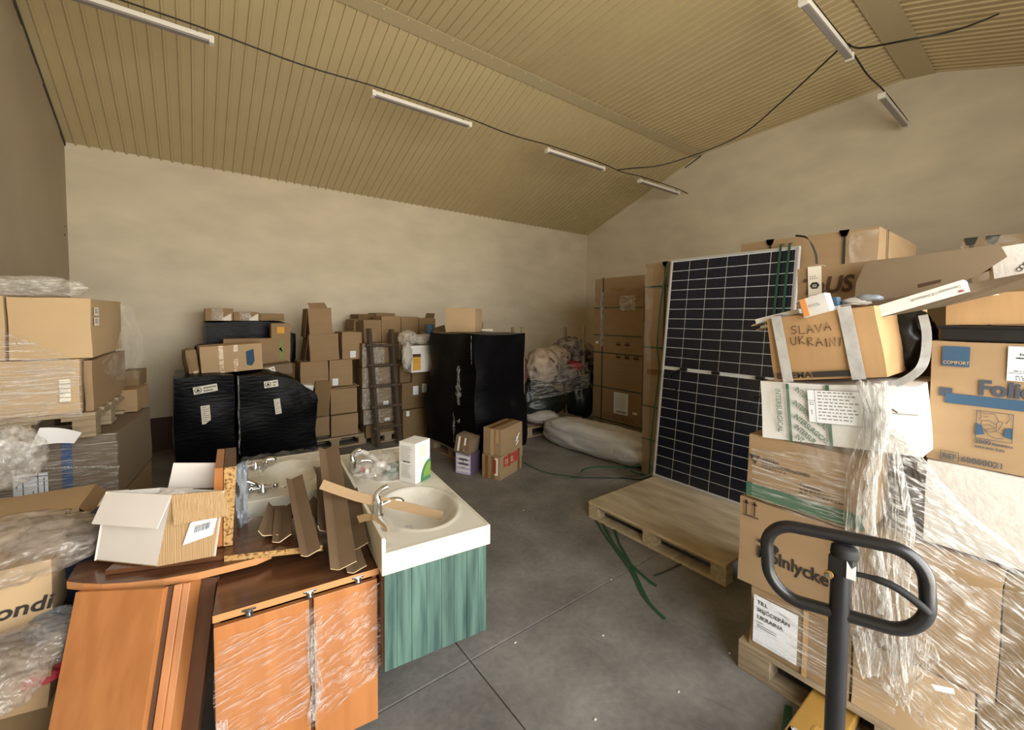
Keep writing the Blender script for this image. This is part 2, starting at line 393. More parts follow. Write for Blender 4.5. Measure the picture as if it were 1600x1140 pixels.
def curve_pts(ctrl, n=24):
    """smooth path through control points"""
    P = [Vector(c) for c in ctrl]; out = []
    for i in range(len(P)-1):
        a, b, c_, d = P[max(i-1, 0)], P[i], P[i+1], P[min(i+2, len(P)-1)]
        m = max(2, n//(len(P)-1))
        for j in range(m):
            t = j/m; out.append(.5*((2*b)+(c_-a)*t+(2*a-5*b+4*c_-d)*t*t+(3*b-a-3*c_+d)*t**3))
    out.append(P[-1]); return out
def pallet(label, loc, rz=0, w=1.2, d=.8, wood='wood', group=None):
    """four-way pallet: 5 deck boards, 3 cross boards, 9 blocks, 3 bottom boards"""
    t = thing('pallet', label, 'pallet', loc, (0, 0, rad(rz)), group); m = {}
    def piece(name, a, b, off):
        key = (name, tuple(round(b[i]-a[i], 4) for i in range(3)))
        if key not in m:
            k = MB(); k.box((0, 0, 0), [b[i]-a[i] for i in range(3)], wood); o = k.build(name, t, bevel=.003); m[key] = o
        else:
            o = m[key].copy(); col.objects.link(o); o.parent = t
        o.location = a
    for y in (0, (d-.145)/2, d-.145): piece('bottom_board', (0, y, 0), (w, y+(.1 if y in (0,) else .145), .022), 0)
    bw = .145 if w > 1 else .10
    for y in (0, (d-.145)/2, d-.1):
        for x in (0, (w-bw)/2, w-bw): piece('block', (x, y, .022), (x+bw, y+.1, .1), 0)
    for x in (0, (w-.145)/2, w-.145): piece('cross_board', (x, 0, .1), (x+.145, d, .122), 0)
    for k in range(5): y = k*(d-.12)/4; piece('deck_board', (0, y, .122), (w, y+.12, .144), 0)
    return t
def angle_strip(label, A, B, wing=.05, th=.004, roll=0.0, mat='card_dark', group='cardboard edge protectors', open_deg=100, bend=0.0):
    """L-shaped cardboard edge protector from A to B"""
    A, B = Vector(A), Vector(B); t = (B-A); L = t.length; t.normalize()
    q = t.to_track_quat('Y', 'Z').to_matrix() @ Matrix.Rotation(rad(roll), 3, 'Y'); h = rad(open_deg)/2
    top = [Vector((.42*wing, 0, .42*wing)), Vector((.12*wing, 0, .06*wing)), Vector((0, 0, 0)), Vector((-wing, 0, .02*wing))]; low = [v+Vector((0, 0, -th)) for v in top[::-1]]
    m = MB(); n = 6; rings = []
    for i in range(n+1):
        f = i/n; z = bend*math.sin(math.pi*f); rings.append([q @ (v+Vector((0, L*f, z))) for v in top+low])
    vs = [v for r in rings for v in r]; K = 8; fs = []
    for i in range(n):
        for j in range(K): fs.append((i*K+j, i*K+(j+1) % K, (i+1)*K+(j+1) % K, (i+1)*K+j))
    m.add(vs, fs, mat); m.add(rings[0], [tuple(range(K))], 'card_edge'); m.add(rings[-1], [tuple(range(K))], 'card_edge')
    o = m.build('edge_protector'); o.location = A; tag(o, label, 'cardboard strip', group); return o

# ------------------------------------------------------------------ the room
XL, XR, YB = -1.12, 7.55, 7.0
PROF = [(7.10, 3.655), (4.25, 4.765), (1.26, 4.93), (-1.62, 3.95)]      # ceiling line: eave, fold, fold, front eave
def roof_z(y):
    for (a, za), (b, zb) in zip(PROF, PROF[1:]):
        if b <= y <= a: return za+(zb-za)*(a-y)/(a-b)
    return PROF[0][1] if y > 7 else PROF[-1][1]
floor = MB(); floor.box((XL-.15, -2.2, -.10), (XR+.15, YB+.15, -.010), 'joint'); floor = struct(floor.build('floor'))
gx = [XL, 1.09, 4.30, XR]; gy = [-2.2, 1.765, 4.6, YB]
for i in range(3):
    for j in range(3):
        b = MB(); g = .0025; b.box((gx[i]+g, gy[j]+g, -.03), (gx[i+1]-g, gy[j+1]-g, 0), 'concrete'); b.build('slab', floor, bevel=.004)
b = MB(); b.box((XL-.15, YB, 0), (XR+.15, YB+.15, 3.70), 'plaster'); struct(b.build('wall_back'))
def gable(x0, x1, name, mat, drop):
    pts = [(x0, FRONT_Y-.15, 0), (x0, YB, 0), (x0, YB, roof_z(YB)-drop)] + [(x0, y, z-drop) for y, z in PROF[1:3]] + [(x0, FRONT_Y-.15, roof_z(FRONT_Y-.1)-drop)]
    b = MB(); b.prism(pts, (x1-x0, 0, 0), mat); return struct(b.build(name))
gable(XL, XL-.15, 'wall_left', 'plaster_shaded', .0)
gable(XR, XR+.15, 'wall_right', 'plaster', -.02)
zf = roof_z(FRONT_Y)
b = MB(); b.box((XL-.15, FRONT_Y-.15, 0), (GATE_X0, FRONT_Y, zf), 'plaster'); b.box((GATE_X1, FRONT_Y-.15, 0), (XR+.15, FRONT_Y, zf), 'plaster')
b.box((GATE_X0, FRONT_Y-.15, GATE_H), (GATE_X1, FRONT_Y, zf), 'plaster'); struct(b.build('wall_front'))
ceil = bpy.data.objects.new('ceiling', None); col.objects.link(ceil); struct(ceil)
PW, NR = (XR-XL)/8, 10
def sheet(L):
    p = PW/NR; bot = []
    for i in range(NR):
        x = i*p; bot += [(x, 0), (x+p*.77, 0), (x+p*.80, -.017), (x+p*.95, -.017)]
    bot.append((PW, 0)); b = MB(); n = len(bot); vs = []
    for y in (0, L): vs += [(x, y, z) for x, z in bot]+[(x, y, .03) for x, z in bot]
    fs = []
    for i in range(n-1):
        fs.append((i, i+1, 2*n+i+1, 2*n+i)); fs.append((n+i, n+i+1, 3*n+i+1, 3*n+i))
    fs += [(0, n, 3*n, 2*n), (n-1, 2*n-1, 4*n-1, 3*n-1)]
    b.add(vs, fs, 'ceiling_sheet'); return b
for (ya, za), (yb, zb) in zip(PROF, PROF[1:]):
    L = math.hypot(yb-ya, zb-za); first = None
    for k in range(8):
        if first is None: o = first = sheet(L).build('panel', ceil)
        else: o = first.copy(); col.objects.link(o); o.parent = ceil
        o.location = (XL+k*PW, yb, zb+(.002 if k % 2 else 0)); o.rotation_euler = (math.atan2(za-zb, ya-yb), 0, 0)
def strip(y0, y1, name):
    b = MB(); b.prism([(XL, y0, roof_z(y0)-.018), (XL, y1, roof_z(y1)-.018), (XL, y1, roof_z(y1)-.024), (XL, y0, roof_z(y0)-.024)], (XR-XL, 0, 0), 'ceiling_strip')
    o = b.build(name, ceil)
    s_ = MB()
    for k in range(34):
        for yy in (y0+.03*math.copysign(1, y1-y0), y1-.03*math.copysign(1, y1-y0)):
            x = XL+.12+k*.255; s_.box((x, yy-.006, roof_z(yy)-.03), (x+.012, yy+.006, roof_z(yy)-.023), 'lamp_white')
    q = s_.build('screw_heads', o); q['kind'] = 'stuff'
    return o
strip(4.30, 4.13, 'fold_strip'); strip(1.40, 1.12, 'ridge_strip')
# dark strip standing in for the shadowed gap where the left wall meets the ceiling, ragged plaster at the eave
b = MB()
for k in range(40):
    y = -1.3+k*8.3/40; y2 = y+8.3/40*random.uniform(.9, 1.1); h = random.uniform(.015, .045)
    b.prism([(XL, y, roof_z(y)-.002), (XL, y2, roof_z(y2)-.002), (XL, y2, roof_z(y2)-h), (XL, y, roof_z(y)-h*random.uniform(.7, 1.2))], (.012, 0, 0), 'dark_trim')
struct(b.build('trim_1'))
b = MB()
for k in range(60):
    x = XL+k*(XR-XL)/60; x2 = x+(XR-XL)/60; h = random.uniform(.004, .022)*(1.4 if k < 14 else .8)
    b.prism([(x, YB, roof_z(YB)), (x2, YB, roof_z(YB)), (x2, YB, roof_z(YB)-h), (x, YB, roof_z(YB)-h*random.uniform(.6, 1.3))], (0, -.006, 0), 'plaster')
struct(b.build('trim_2'))
b = MB(); b.lathe([(.008, 0), (.008, .004)], 'dark_trim', 8, Matrix.Translation((XL+.004, 6.85, 2.72)) @ Matrix.Rotation(rad(90), 4, 'Y')); b.lathe([(.012, 0), (.010, .004)], 'dark_trim', 8, Matrix.Translation((XL+.004, 6.83, 2.62)) @ Matrix.Rotation(rad(90), 4, 'Y'))
struct(b.build('trim_3'))

# ------------------------------------------------------------------ lamps hung in two rows
lampproto = None
def lamp(x0, y, z, label):
    global lampproto
    if lampproto is None:
        t = thing('batten_light', label, 'light', group='batten lights hung below the ceiling')
        b = MB(); b.box((.02, -.03, .012), (1.18, .03, .05), 'lamp_white'); b.build('housing', t, bevel=.006)
        b = MB(); b.box((.03, -.027, -.004), (1.17, .027, .014), 'lamp_lens'); b.build('diffuser', t, bevel=.008)
        for x in (0, 1.165):
            b = MB(); b.box((x, -.034, -.007), (x+.035, .034, .053), 'lamp_white'); b.build('end_cap', t, bevel=.004)
        for x in (.12, 1.08):
            b = MB(); b.box((x, -.034, .045), (x+.012, .034, .062), 'steel'); b.tube([(x+.006, 0, .06), (x+.006, 0, .10)], .003, 'steel', 6); b.build('hanger_clip', t)
        lampproto = t
    else:
        t = copy_tree(lampproto); t['label'] = label
    t.location = (x0, y, z); return t
Z1, Z2 = 4.02, 4.22
r1 = [at_z(335, 65, Z1).x-1.2, at_z(578, 152, Z1).x, at_z(852, 238, Z1).x, at_z(1006, 282, Z1).x]
Y1 = sum(at_z(*q, Z1).y for q in ((578, 152), (734, 199), (852, 238), (947, 264)))/4
r2 = [at_z(1243, 10, Z2).x, at_z(1384, 150, Z2).x]; Y2 = sum(at_z(*q, Z2).y for q in ((1243, 10), (1330, 93), (1384, 150)))/3
for x, lb in zip(r1, ('white batten light hung nearest the left wall, first of the long row', 'white batten light in the long row, second from the left wall', 'white batten light in the long row, third from the left wall', 'white batten light of the long row hung next to the right gable wall')): lamp(x, Y1, Z1, lb)
for x, lb in zip(r2, ('white batten light of the short row near the ridge, further from the gable wall', 'white batten light of the short row, right beside the gable wall')): lamp(x, Y2, Z2, lb)
def cable(label, ctrl, r=.007, n=30, name='cable'):
    b = MB(); b.tube(curve_pts(ctrl, n), r, 'cable', 6); return tag(b.build(name, smooth=True), label, 'cable')
zc = .105
c1 = [(XL, Y1, Z1+zc+.02)]
for i, x in enumerate(r1):
    c1 += [(x+.12, Y1, Z1+zc), (x+1.08, Y1, Z1+zc)]
    if i < 3: c1 += [((x+1.2+r1[i+1])/2, Y1, Z1+zc-.03)]
c1 += [(XR, Y1, Z1+zc-.02)]
cable('black cable strung along the long row of batten lights', c1, .007, 80)
x4 = r1[3]
cable('black cable drooping from the long lamp row up to the short lamp row', [(x4-.55, Y1, Z1+zc-.02), at_y(985, 263, Y1-.4), at_y(1045, 255, 3.6), at_y(1150, 215, 2.9), at_y(1220, 160, 2.2), (r2[0]+1.05, Y2, Z2+.10)], .008, 40)
cable('black cable strung along the short row of batten lights', [(XL, Y2, Z2+.12), (r2[0], Y2, Z2+zc), (r2[0]+1.1, Y2, Z2+zc), ((r2[0]+1.2+r2[1])/2, Y2, Z2+.06), (r2[1]+.1, Y2, Z2+zc), (r2[1]+1.1, Y2, Z2+zc), (XR, Y2, Z2+.09)], .008, 40)
cable('black cable crossing the ridge strip towards the front wall', [(r2[0]+1.12, Y2, Z2+.12), at_y(1345, 75, Y2-.15), at_y(1420, 62, Y2-.5), at_y(1500, 45, Y2-.75), at_y(1560, 22, Y2-.85)], .008, 30)
cable('black cable running from the lamp end up the gable wall', [at_x(1070, 262, XR-.02), at_x(1080, 255, XR-.02), at_x(1096, 243, XR-.02)], .008, 12)

# ------------------------------------------------------------------ right: pallet of cartons under film
pallet('pallet under the film-wrapped cartons behind the pallet jack', (2.147, .93, 0), -90)
RZ = -90
def rc(label, x, y, z, dim, **k): return carton(label, (x, y, z), dim, rz=RZ, **k)
A = rc('brown carton with a white address sheet, lowest at the pallet corner', 2.165, .885, .145, (.395, .40, .30), seed=1, amp=.008)
patch(A, 'address_sheet', 'front', .018, .03, .205, .262, 'paper', out=.010)
text(A, 'TILL', 'front', .034, .226, .026, 'ink', .012, out=.013); text(A, 'SISJÖDEPÅN', 'front', .034, .190, .026, 'ink', .012, out=.013); text(A, 'UKRAINA', 'front', .036, .154, .026, 'ink', .012, out=.013)
strokes(A, 'small_print', 'front', [[(.036, .138), (.06, .138)], [(.036, .124), (.12, .124)], [(.036, .114), (.12, .114)], [(.13, .232), (.17, .224)]], .003, 'ink', out=.0135)
patch(A, 'tape', 'front', .225, .0, .245, .30, 'tape_clear', out=.009)
rc('brown carton on the pallet right of the address sheet carton', 2.163, .482, .145, (.34, .40, .29), seed=2, amp=.006, mat='card_light')
rc('brown carton at the near end of the pallet, bottom layer', 2.168, .135, .145, (.38, .40, .295), seed=3, mat='card_dark')
B_ = rc('brown carton with two black arrows and dotted logo above the address carton', 2.150, .945, .450, (.445, .45, .42), seed=4, amp=.006, mat='card')
for k, u in enumerate((.03, .068)):
    patch(B_, 'arrow', 'front', u, .345, u+.007, .405, 'ink_brown', out=.008); patch(B_, 'arrow_head', 'front', 0, 0, 0, 0, 'ink_brown', out=.008, poly=[(u-.009, .396), (u+.016, .396), (u+.0035, .418)])
patch(B_, 'arrow_base', 'front', .020, .335, .090, .341, 'ink_brown', out=.008)
def dots(parent, pts, out=.009, mat='ink', dim=None):
    mx = face_mx(dim or DIM[parent.name], 'front', out)
    for u, v, ru, rv in pts:
        b = MB(); b.lathe([(1, 0), (1, .0006)], mat, 16, mx @ Matrix.Translation((u, v, 0)) @ Matrix.Diagonal((ru, rv, 1, 1))); b.build('logo_dot', parent)
dots(B_, [(.098, .235, .008, .008), (.112, .243, .008, .008), (.163, .225, .020, .018)])
text(B_, 'Mölnlycke', 'front', .088, .155, .082, 'ink', .016, out=.009, sx=.86)
rc('brown carton behind the drape of clear film, second layer', 2.160, .495, .445, (.40, .42, .41), seed=5)
o = rc('brown carton at the near pallet end, second layer under film', 2.165, .09, .445, (.40, .42, .40), seed=6, mat='card_dark')
Vg = rc('brown carton with a green band along its bottom and a triangle emblem', 2.158, .918, .876, (.46, .45, .31), seed=8, amp=.008)
patch(Vg, 'green_band', 'front', .0, .012, .455, .075, 'ink_green', out=.008)
patch(Vg, 'emblem', 'front', 0, 0, 0, 0, 'ink', out=.008, poly=[(.012, .215), (.058, .215), (.036, .170)])
dots(Vg, [(.036, .199, .010, .010)], .0095, 'card'); strokes(Vg, 'emblem_curl', 'front', [[(.026+.008*math.cos(a*.5)+.01, .199+.008*math.sin(a*.5)) for a in range(10)]], .003, 'ink', out=.0108)
text(Vg, 'VÄSTRA', 'front', .068, .196, .020, 'ink', .004, out=.009); text(Vg, 'GÖTALANDSREGIONEN', 'front', .066, .175, .020, 'ink', .004, out=.009, sx=.9)
lines_of_print(Vg, 'front', .066, .164, .11, 1, .01, .004, 'ink', seed=4); text(Vg, 'Toaletter', 'front', .225, .125, .018, 'ink', .003, out=.009, sx=1.2); lines_of_print(Vg, 'front', .225, .112, .16, 2, .014, .005, 'ink', seed=9)
In = rc('white carton printed with green diagonal lettering on the film-wrapped stack', 2.150, .846, 1.186, (.545, .45, .262), ry=-5.5, mat='white_card', seed=9, amp=.008, bulge=.008)
patch(In, 'green_bar', 'front', .112, .0, .124, .258, 'ink_green', out=.012)
patch(In, 'green_bar', 'front', .262, .0, .275, .258, 'ink_green', out=.012)
text(In, 'INTERSURGICAL', 'front', .068, .235, .030, 'ink_green', .012, rot=-90, out=.012, sx=.9)
for k, (v, sv) in enumerate(((.232, 'INTERSURGICAL'), (.172, 'INTERSURGICAL'), (.112, 'INTERSURGICAL'), (.065, 'INTERSUR'), (.022, 'INT'))):
    text(In, sv, 'front', .132+(.012 if k == 0 else 0), v, .030, 'ink_green', .014, rot=-42, out=.012, sx=.72)
patch(In, 'label', 'front', .195, .095, .40, .235, 'paper', out=.0128); strokes(In, 'label_rule', 'front', [[(.195, .095), (.40, .095), (.40, .235), (.195, .235), (.195, .095)], [(.222, .095), (.222, .235)], [(.195, .19), (.222, .19)]], .0015, 'ink', out=.0145)
lines_of_print(In, 'front', .232, .226, .15, 9, .014, .005, 'ink_grey', out=.0145, seed=21); strokes(In, 'symbol', 'front', [[(.203, .172), (.214, .172), (.214, .182), (.203, .182), (.203, .172)], [(.208, .13), (.208, .15), (.204, .146)]], .002, 'ink', out=.0145)
patch(In, 'tear', 'front', .47, .165, .49, .170, 'ink_brown', out=.012, rot=-40, th=.001)
patch(In, 'seam', 'front', .40, .155, .545, .158, 'ink_grey', out=.010)
Es = rc('tilted orange-brown carton marked in pen, bound with silver tape', 2.128, .800, 1.462, (.395, .47, .285), ry=-9.5, mat='card_orange', seed=10, amp=.008, bulge=.010, nk=4)
patch(Es, 'black_band', 'front', .155, .010, .31, .034, 'ink', out=.010)
text(Es, 'ESTEMA', 'front', .014, .010, .036, 'ink', .03, out=.010, sx=1.08)
for (u0, u1) in ((.035, .075), (.285, .33)):
    tp = patch(Es, 'silver_tape', 'front', u0, -.005, u1, .292, 'tape_silver', out=.014, th=.002, rot=2)
    patch(Es, 'silver_tape', 'top', u0, -.012, u1, .2, 'tape_silver', out=.012, th=.002)
HW = {'S': [[(.9, .9), (.55, 1), (.2, .85), (.3, .62), (.7, .5), (.8, .25), (.5, .02), (.05, .1)]], 'L': [[(.15, 1), (.1, .05), (.8, 0)]], 'A': [[(0, 0), (.42, 1), (.85, 0)], [(.2, .38), (.72, .4)]], 'V': [[(0, 1), (.4, 0), (.85, 1)]],
      'U': [[(.1, 1), (.08, .3), (.35, 0), (.7, .15), (.8, 1)]], 'K': [[(.1, 1), (.1, 0)], [(.75, 1), (.12, .45), (.8, 0)]], 'R': [[(.1, 0), (.12, 1), (.6, .95), (.7, .7), (.15, .5), (.8, 0)]], 'I': [[(.2, 1), (.2, 0)]], 'N': [[(.05, 0), (.1, 1), (.7, 0), (.78, 1)]], 'i': [[(.3, 1), (.1, 0)]]}
def handwrite(parent, s, u, v, h, slope, out):
    rg = random.Random(4); L = []; x = u
    for ch in s:
        w = h*.78; dy = (x-u)*slope+rg.uniform(-.004, .004)
        for st in HW[ch]: L.append([(x+p[0]*w, v+dy+p[1]*h+rg.uniform(-.001, .001)) for p in st])
        x += w*1.12 if ch not in 'Ii' else w*.55
    return strokes(parent, 'handwriting', 'front', L, .0035, 'ink_brown', out)
handwrite(Es, 'SLAVA', .098, .205, .036, -.05, .014); handwrite(Es, 'UKRAINi', .092, .158, .036, -.16, .014)
pts = curve_pts([at_x(1442, 492, 2.30), at_x(1448, 520, 2.25), at_x(1446, 555, 2.18), at_x(1438, 575, 2.12), at_x(1420, 590, 2.10), at_x(1398, 600, 2.09)], 20)
ribbon('silver_tape', pts, .028, 'tape_silver', (.3, .9, .35)); tag(col.objects[-1], 'loose silver tape end hanging off the tilted carton', 'tape')
# near stack: mask carton, white case, tray, top carton
Wc = rc('rough white case under the face mask carton', 2.305, .312, .872, (.60, .45, .325), mat='white_rough', seed=11, amp=.004)
Fo = rc('brown face mask carton with blue square and bar, on the white case', 2.320, .316, 1.200, (.60, .46, .467), seed=12, amp=.003, bulge=.004)
k_ = .467/1.0
patch(Fo, 'blue_square', 'front', .030, .372, .103, .448, 'ink_blue'); text(Fo, 'COMFORT', 'front', .033, .381, .0165, 'card_light', .01, out=.008, sx=.88)
patch(Fo, 'blue_square', 'front', .027, .255, .062, .288, 'ink_bluegrey'); patch(Fo, 'blue_bar', 'front', .044, .230, .60, .268, 'ink_blue', out=.006)
text(Fo, 'Folio', 'front', .128, .275, .076, 'ink_bluegrey', .035, out=.008, sx=.92)
strokes(Fo, 'picture_frame', 'front', [[(.128, .112), (.216, .112), (.216, .215), (.128, .215), (.128, .112)]], .0025, 'ink_bluegrey', out=.008)
patch(Fo, 'picture_block', 'front', 0, 0, 0, 0, 'ink_blue', out=.006, poly=[(.129, .123), (.150, .130), (.141, .160), (.129, .168)]); patch(Fo, 'picture_block', 'front', 0, 0, 0, 0, 'ink_blue', out=.006, poly=[(.196, .132), (.215, .125), (.215, .165), (.200, .162)])
strokes(Fo, 'masked_face_drawing', 'front', [[(.137, .213), (.140, .196), (.136, .184), (.141, .178), (.140, .162), (.150, .146), (.163, .140), (.178, .148)], [(.146, .194), (.158, .197)], [(.141, .178), (.160, .184), (.178, .170)], [(.140, .162), (.160, .168), (.178, .158)], [(.150, .146), (.170, .156), (.180, .150)], [(.178, .176), (.184, .186), (.192, .184), (.190, .170), (.182, .152), (.177, .158), (.178, .176)], [(.137, .213), (.150, .206), (.172, .210), (.178, .196), (.182, .186)], [(.205, .213), (.208, .196), (.200, .178)], [(.150, .146), (.160, .130), (.178, .120), (.196, .124)], [(.178, .148), (.196, .138), (.200, .162)]], .0018, 'ink_bluegrey', out=.009)
text(Fo, '2000', 'front', .127, .094, .020, 'ink_bluegrey', .02, out=.008); text(Fo, 'Stück/pcs', 'front', .170, .094, .013, 'ink_bluegrey', .02, out=.008); text(Fo, 'Adult size, 3-ply', 'front', .127, .077, .0115, 'ink_bluegrey', .02, out=.008)
strokes(Fo, 'ref_frame', 'front', [[(.040, .008), (.088, .008), (.088, .043), (.040, .043), (.040, .008)]], .0025, 'ink_bluegrey', out=.008)
text(Fo, 'REF', 'front', .043, .014, .030, 'ink_bluegrey', .015, out=.008, sx=.85); text(Fo, '60000021', 'front', .094, .013, .030, 'ink_bluegrey', .012, out=.008, sx=.9)
patch(Fo, 'label', 'front', .195, .335, .33, .457, 'paper', out=.006); text(Fo, 'Folio', 'front', .222, .425, .013, 'ink', .02, out=.009); patch(Fo, 'label_stripe', 'front', .215, .414, .33, .419, 'ink', out=.0085); patch(Fo, 'label_stripe', 'front', .197, .362, .33, .3635, 'ink', out=.0085)
lines_of_print(Fo, 'front', .21, .37, .10, 1, .01, .003, 'ink', out=.009, seed=2); lines_of_print(Fo, 'front', .215, .352, .10, 3, .006, .003, 'ink', out=.009, seed=12)
b = MB(); b.box((0, 0, 0), (.62, .44, .052), 'black_plastic'); b.box((-.012, -.012, .046), (.632, .452, .058), 'black_plastic'); o = b.build('plastic_tray', bevel=.006); o.location = (2.335, .295, 1.669); o.rotation_euler = (0, 0, rad(RZ)); tag(o, 'flat black plastic tray on top of the face mask carton', 'tray')
Tp = rc('plain tan carton standing on the black tray at the frame edge', 2.345, .283, 1.729, (.58, .42, .115), mat='card_orange', seed=13, ry=-2.5)
patch(Tp, 'tape', 'front', .02, .108, .045, .117, 'paper_cream', out=.004); patch(Tp, 'tape', 'front', .10, .106, .135, .117, 'paper_cream', out=.004)
b = blob('plastic_bag', (2.5, .42, 1.665), (.10, .09, .13), 'black_plastic', seed=3, amp=.25); tag(b, 'crumpled black plastic between the tilted carton and the top carton', 'plastic bag')

# clear film hanging over the right stack
def film_lerp(lines):
    """rows of outline points (left, right) at falling height"""
    def fn(u, v):
        k = v*(len(lines)-1); i = min(int(k), len(lines)-2); f = k-i
        a = lines[i][0].lerp(lines[i+1][0], f); b_ = lines[i][1].lerp(lines[i+1][1], f); return a.lerp(b_, u)
    return fn
Q = lambda x, y, X=2.12: at_x(x, y, X)
def folds(base, amp, fu, fv, seed):
    def fn(u, v):
        p = base(u, v); s_ = Vector((u*fu+seed, v*fv, seed*1.7)); d = abs(noise.noise(s_))*1.2+.5*abs(noise.noise(s_*2.7))
        e_ = min(1, 6*min(u, 1-u)+.25); return p+Vector((-amp*d*e_, amp*.4*noise.noise(s_*1.9+Vector((9, 9, 9))), amp*.4*noise.noise(s_*2.1)))
    return fn
fl = thing('stretch_film', 'torn clear stretch film draped over the right pallet of cartons', 'film', (2.1, .4, 0))
def fsheet(name, rows, mat, amp, fu, fv, seed, nu=40, nv=60):
    o = film_sheet(name, folds(film_lerp(rows), amp, fu, fv, seed), nu, nv, mat, None); o.parent = fl; o.matrix_parent_inverse = Matrix.Translation((-2.1, -.4, 0)); return o
fsheet('film_curtain', [(Q(1340, 592, 2.10), Q(1372, 600, 2.10)), (Q(1350, 640), Q(1385, 650)), (Q(1338, 700), Q(1408, 710)), (Q(1322, 750), Q(1418, 760)), (Q(1316, 820), Q(1425, 830)), (Q(1318, 900), Q(1420, 910)), (Q(1330, 980), Q(1425, 990)), (Q(1345, 1050), Q(1430, 1060))], 'film_v', .045, 9, 2.2, 3, 60, 70)
fsheet('film_sheet', [(Q(1372, 625, 2.115), Q(1386, 632, 2.115)), (Q(1380, 680), Q(1425, 700, 2.13)), (Q(1390, 740), Q(1462, 758, 2.18)), (Q(1390, 800), Q(1525, 812, 2.22)), (Q(1390, 860), Q(1590, 880, 2.22)), (Q(1395, 930), Q(1640, 940, 2.2))], 'film_diag', .030, 3, 9, 5, 50, 60)
fsheet('film_wrap', [(Q(1395, 900, 2.13), Q(1660, 930, 2.15)), (Q(1380, 1010, 2.13), Q(1660, 1030, 2.14)), (Q(1400, 1080, 2.13), Q(1680, 1110, 2.13)), (Q(1430, 1130, 2.13), Q(1700, 1190, 2.13))], 'film_diag', .03, 4, 8, 8, 50, 50)
fsheet('film_patch', [(Q(1345, 960, 2.12), Q(1440, 975, 2.12)), (Q(1350, 1010), Q(1470, 1030)), (Q(1365, 1050), Q(1430, 1075)), (Q(1395, 1090), Q(1420, 1112))], 'film_v', .03, 5, 4, 12, 30, 36)
fsheet('film_over_print', [(Q(1205, 606, 2.135), Q(1345, 612, 2.125)), (Q(1203, 640, 2.135), Q(1345, 650, 2.125)), (Q(1225, 680, 2.135), Q(1345, 690, 2.13)), (Q(1270, 735, 2.14), Q(1330, 740, 2.13))], 'film_soft', .010, 6, 6, 15, 30, 24)
fsheet('film_low', [(Q(1175, 925, 2.145), Q(1390, 1000, 2.14)), (Q(1180, 960, 2.145), Q(1395, 1050, 2.14)), (Q(1180, 1005, 2.145), Q(1400, 1120, 2.14))], 'film_h', .008, 3, 9, 19, 30, 30)
fsheet('film_band', [(Q(1175, 700, 2.14), Q(1330, 715, 2.13)), (Q(1175, 775, 2.14), Q(1320, 835, 2.13))], 'film_h', .008, 3, 9, 23, 30, 24)
# rope of twisted film at the diagonal edge
def rope(name, ctrl, r, mat, seed, parent, off):
    P = curve_pts(ctrl, 60); b = MB()
    for s_ in range(3):
        pts = []
        for i, p in enumerate(P):
            a = i*.35+s_*2.1; w = r*(1+.5*noise.noise(Vector((i*.2, s_*3+seed, 0)))); pts.append(p+Vector((-abs(math.cos(a))*w*.6, math.cos(a)*w, math.sin(a)*w)))
        b.tube(pts, [r*(.7+.4*noise.noise(Vector((i*.31, s_, seed)))) for i in range(len(pts))], mat, 7)
    o = b.build(name, None, smooth=True); o.parent = parent; o.matrix_parent_inverse = Matrix.Translation(off); return o
rope('film_edge', [Q(1375, 640, 2.10), Q(1415, 690, 2.11), Q(1452, 740, 2.14), Q(1500, 795, 2.18), Q(1560, 845, 2.2), Q(1640, 905, 2.2)], .011, 'film_diag', 2, fl, (-2.1, -.4, 0))
rope('film_twist', [Q(1378, 600, 2.09), Q(1380, 660, 2.09), Q(1362, 740, 2.08), Q(1360, 820, 2.08), Q(1372, 880, 2.09), Q(1385, 960, 2.09)], .014, 'film_v', 5, fl, (-2.1, -.4, 0))
b = MB(); b.prism([Q(1455, 1068, 2.085), Q(1490, 1075, 2.085), Q(1492, 1084, 2.085), Q(1462, 1078, 2.085)], (-.002, 0, 0), 'paper'); tag(b.build('paper_slip'), 'small white paper slip caught in the film low on the right', 'paper')

# clutter on the right stack
St = carton('brown carton with big dark letters behind the tilted carton', (2.70, .90, 1.62), (.46, .40, .405), rz=RZ, ry=-3, seed=14)
text(St, 'TaUS', 'front', .02, .262, .118, 'ink_brown', .03, shear=.25, out=.008, sx=.86); text(St, 'u', 'front', .03, .18, .06, 'ink_brown', .01, out=.008)
patch(St, 'white_label', 'front', .053, .16, .115, .408, 'paper_cream', out=.009); patch(St, 'white_label', 'top', .053, 0, .115, .06, 'paper_cream', out=.006, rot=0)
hexa = [(.084+.022*math.cos(a*math.pi/3), .305+.020*math.sin(a*math.pi/3)) for a in range(6)]
patch(St, 'hexagon', 'front', 0, 0, 0, 0, 'ink', out=.011, poly=hexa); text(St, '02', 'front', .0735, .296, .021, 'paper_cream', .01, out=.0125); lines_of_print(St, 'front', .062, .355, .045, 2, .012, .006, 'ink_grey', out=.0115, seed=5); lines_of_print(St, 'front', .06, .255, .048, 6, .010, .003, 'ink_grey', out=.0115, seed=6)
b = MB(); P1_ = at_x(1352, 411, 2.62); N1_ = Vector((1, 0, -.55)); pp = [at_plane(x, y, P1_, N1_) for x, y in ((1335, 468), (1338, 440), (1352, 411), (1450, 396), (1562, 381), (1574, 401), (1532, 428), (1502, 441), (1420, 462), (1372, 472))]
b.prism(pp, (.006, .002, 0), 'card_grey'); o = b.build('cardboard_sheet'); tag(o, 'large flattened cardboard sheet leaning above the pen-marked carton', 'cardboard')
b = MB(); b.prism([at_x(1434, 444, 2.455), at_x(1471, 436, 2.455), at_x(1470, 441, 2.452), at_x(1434, 450, 2.452)], (-.003, 0, 0), 'ink_brown'); b.build('slot', o)
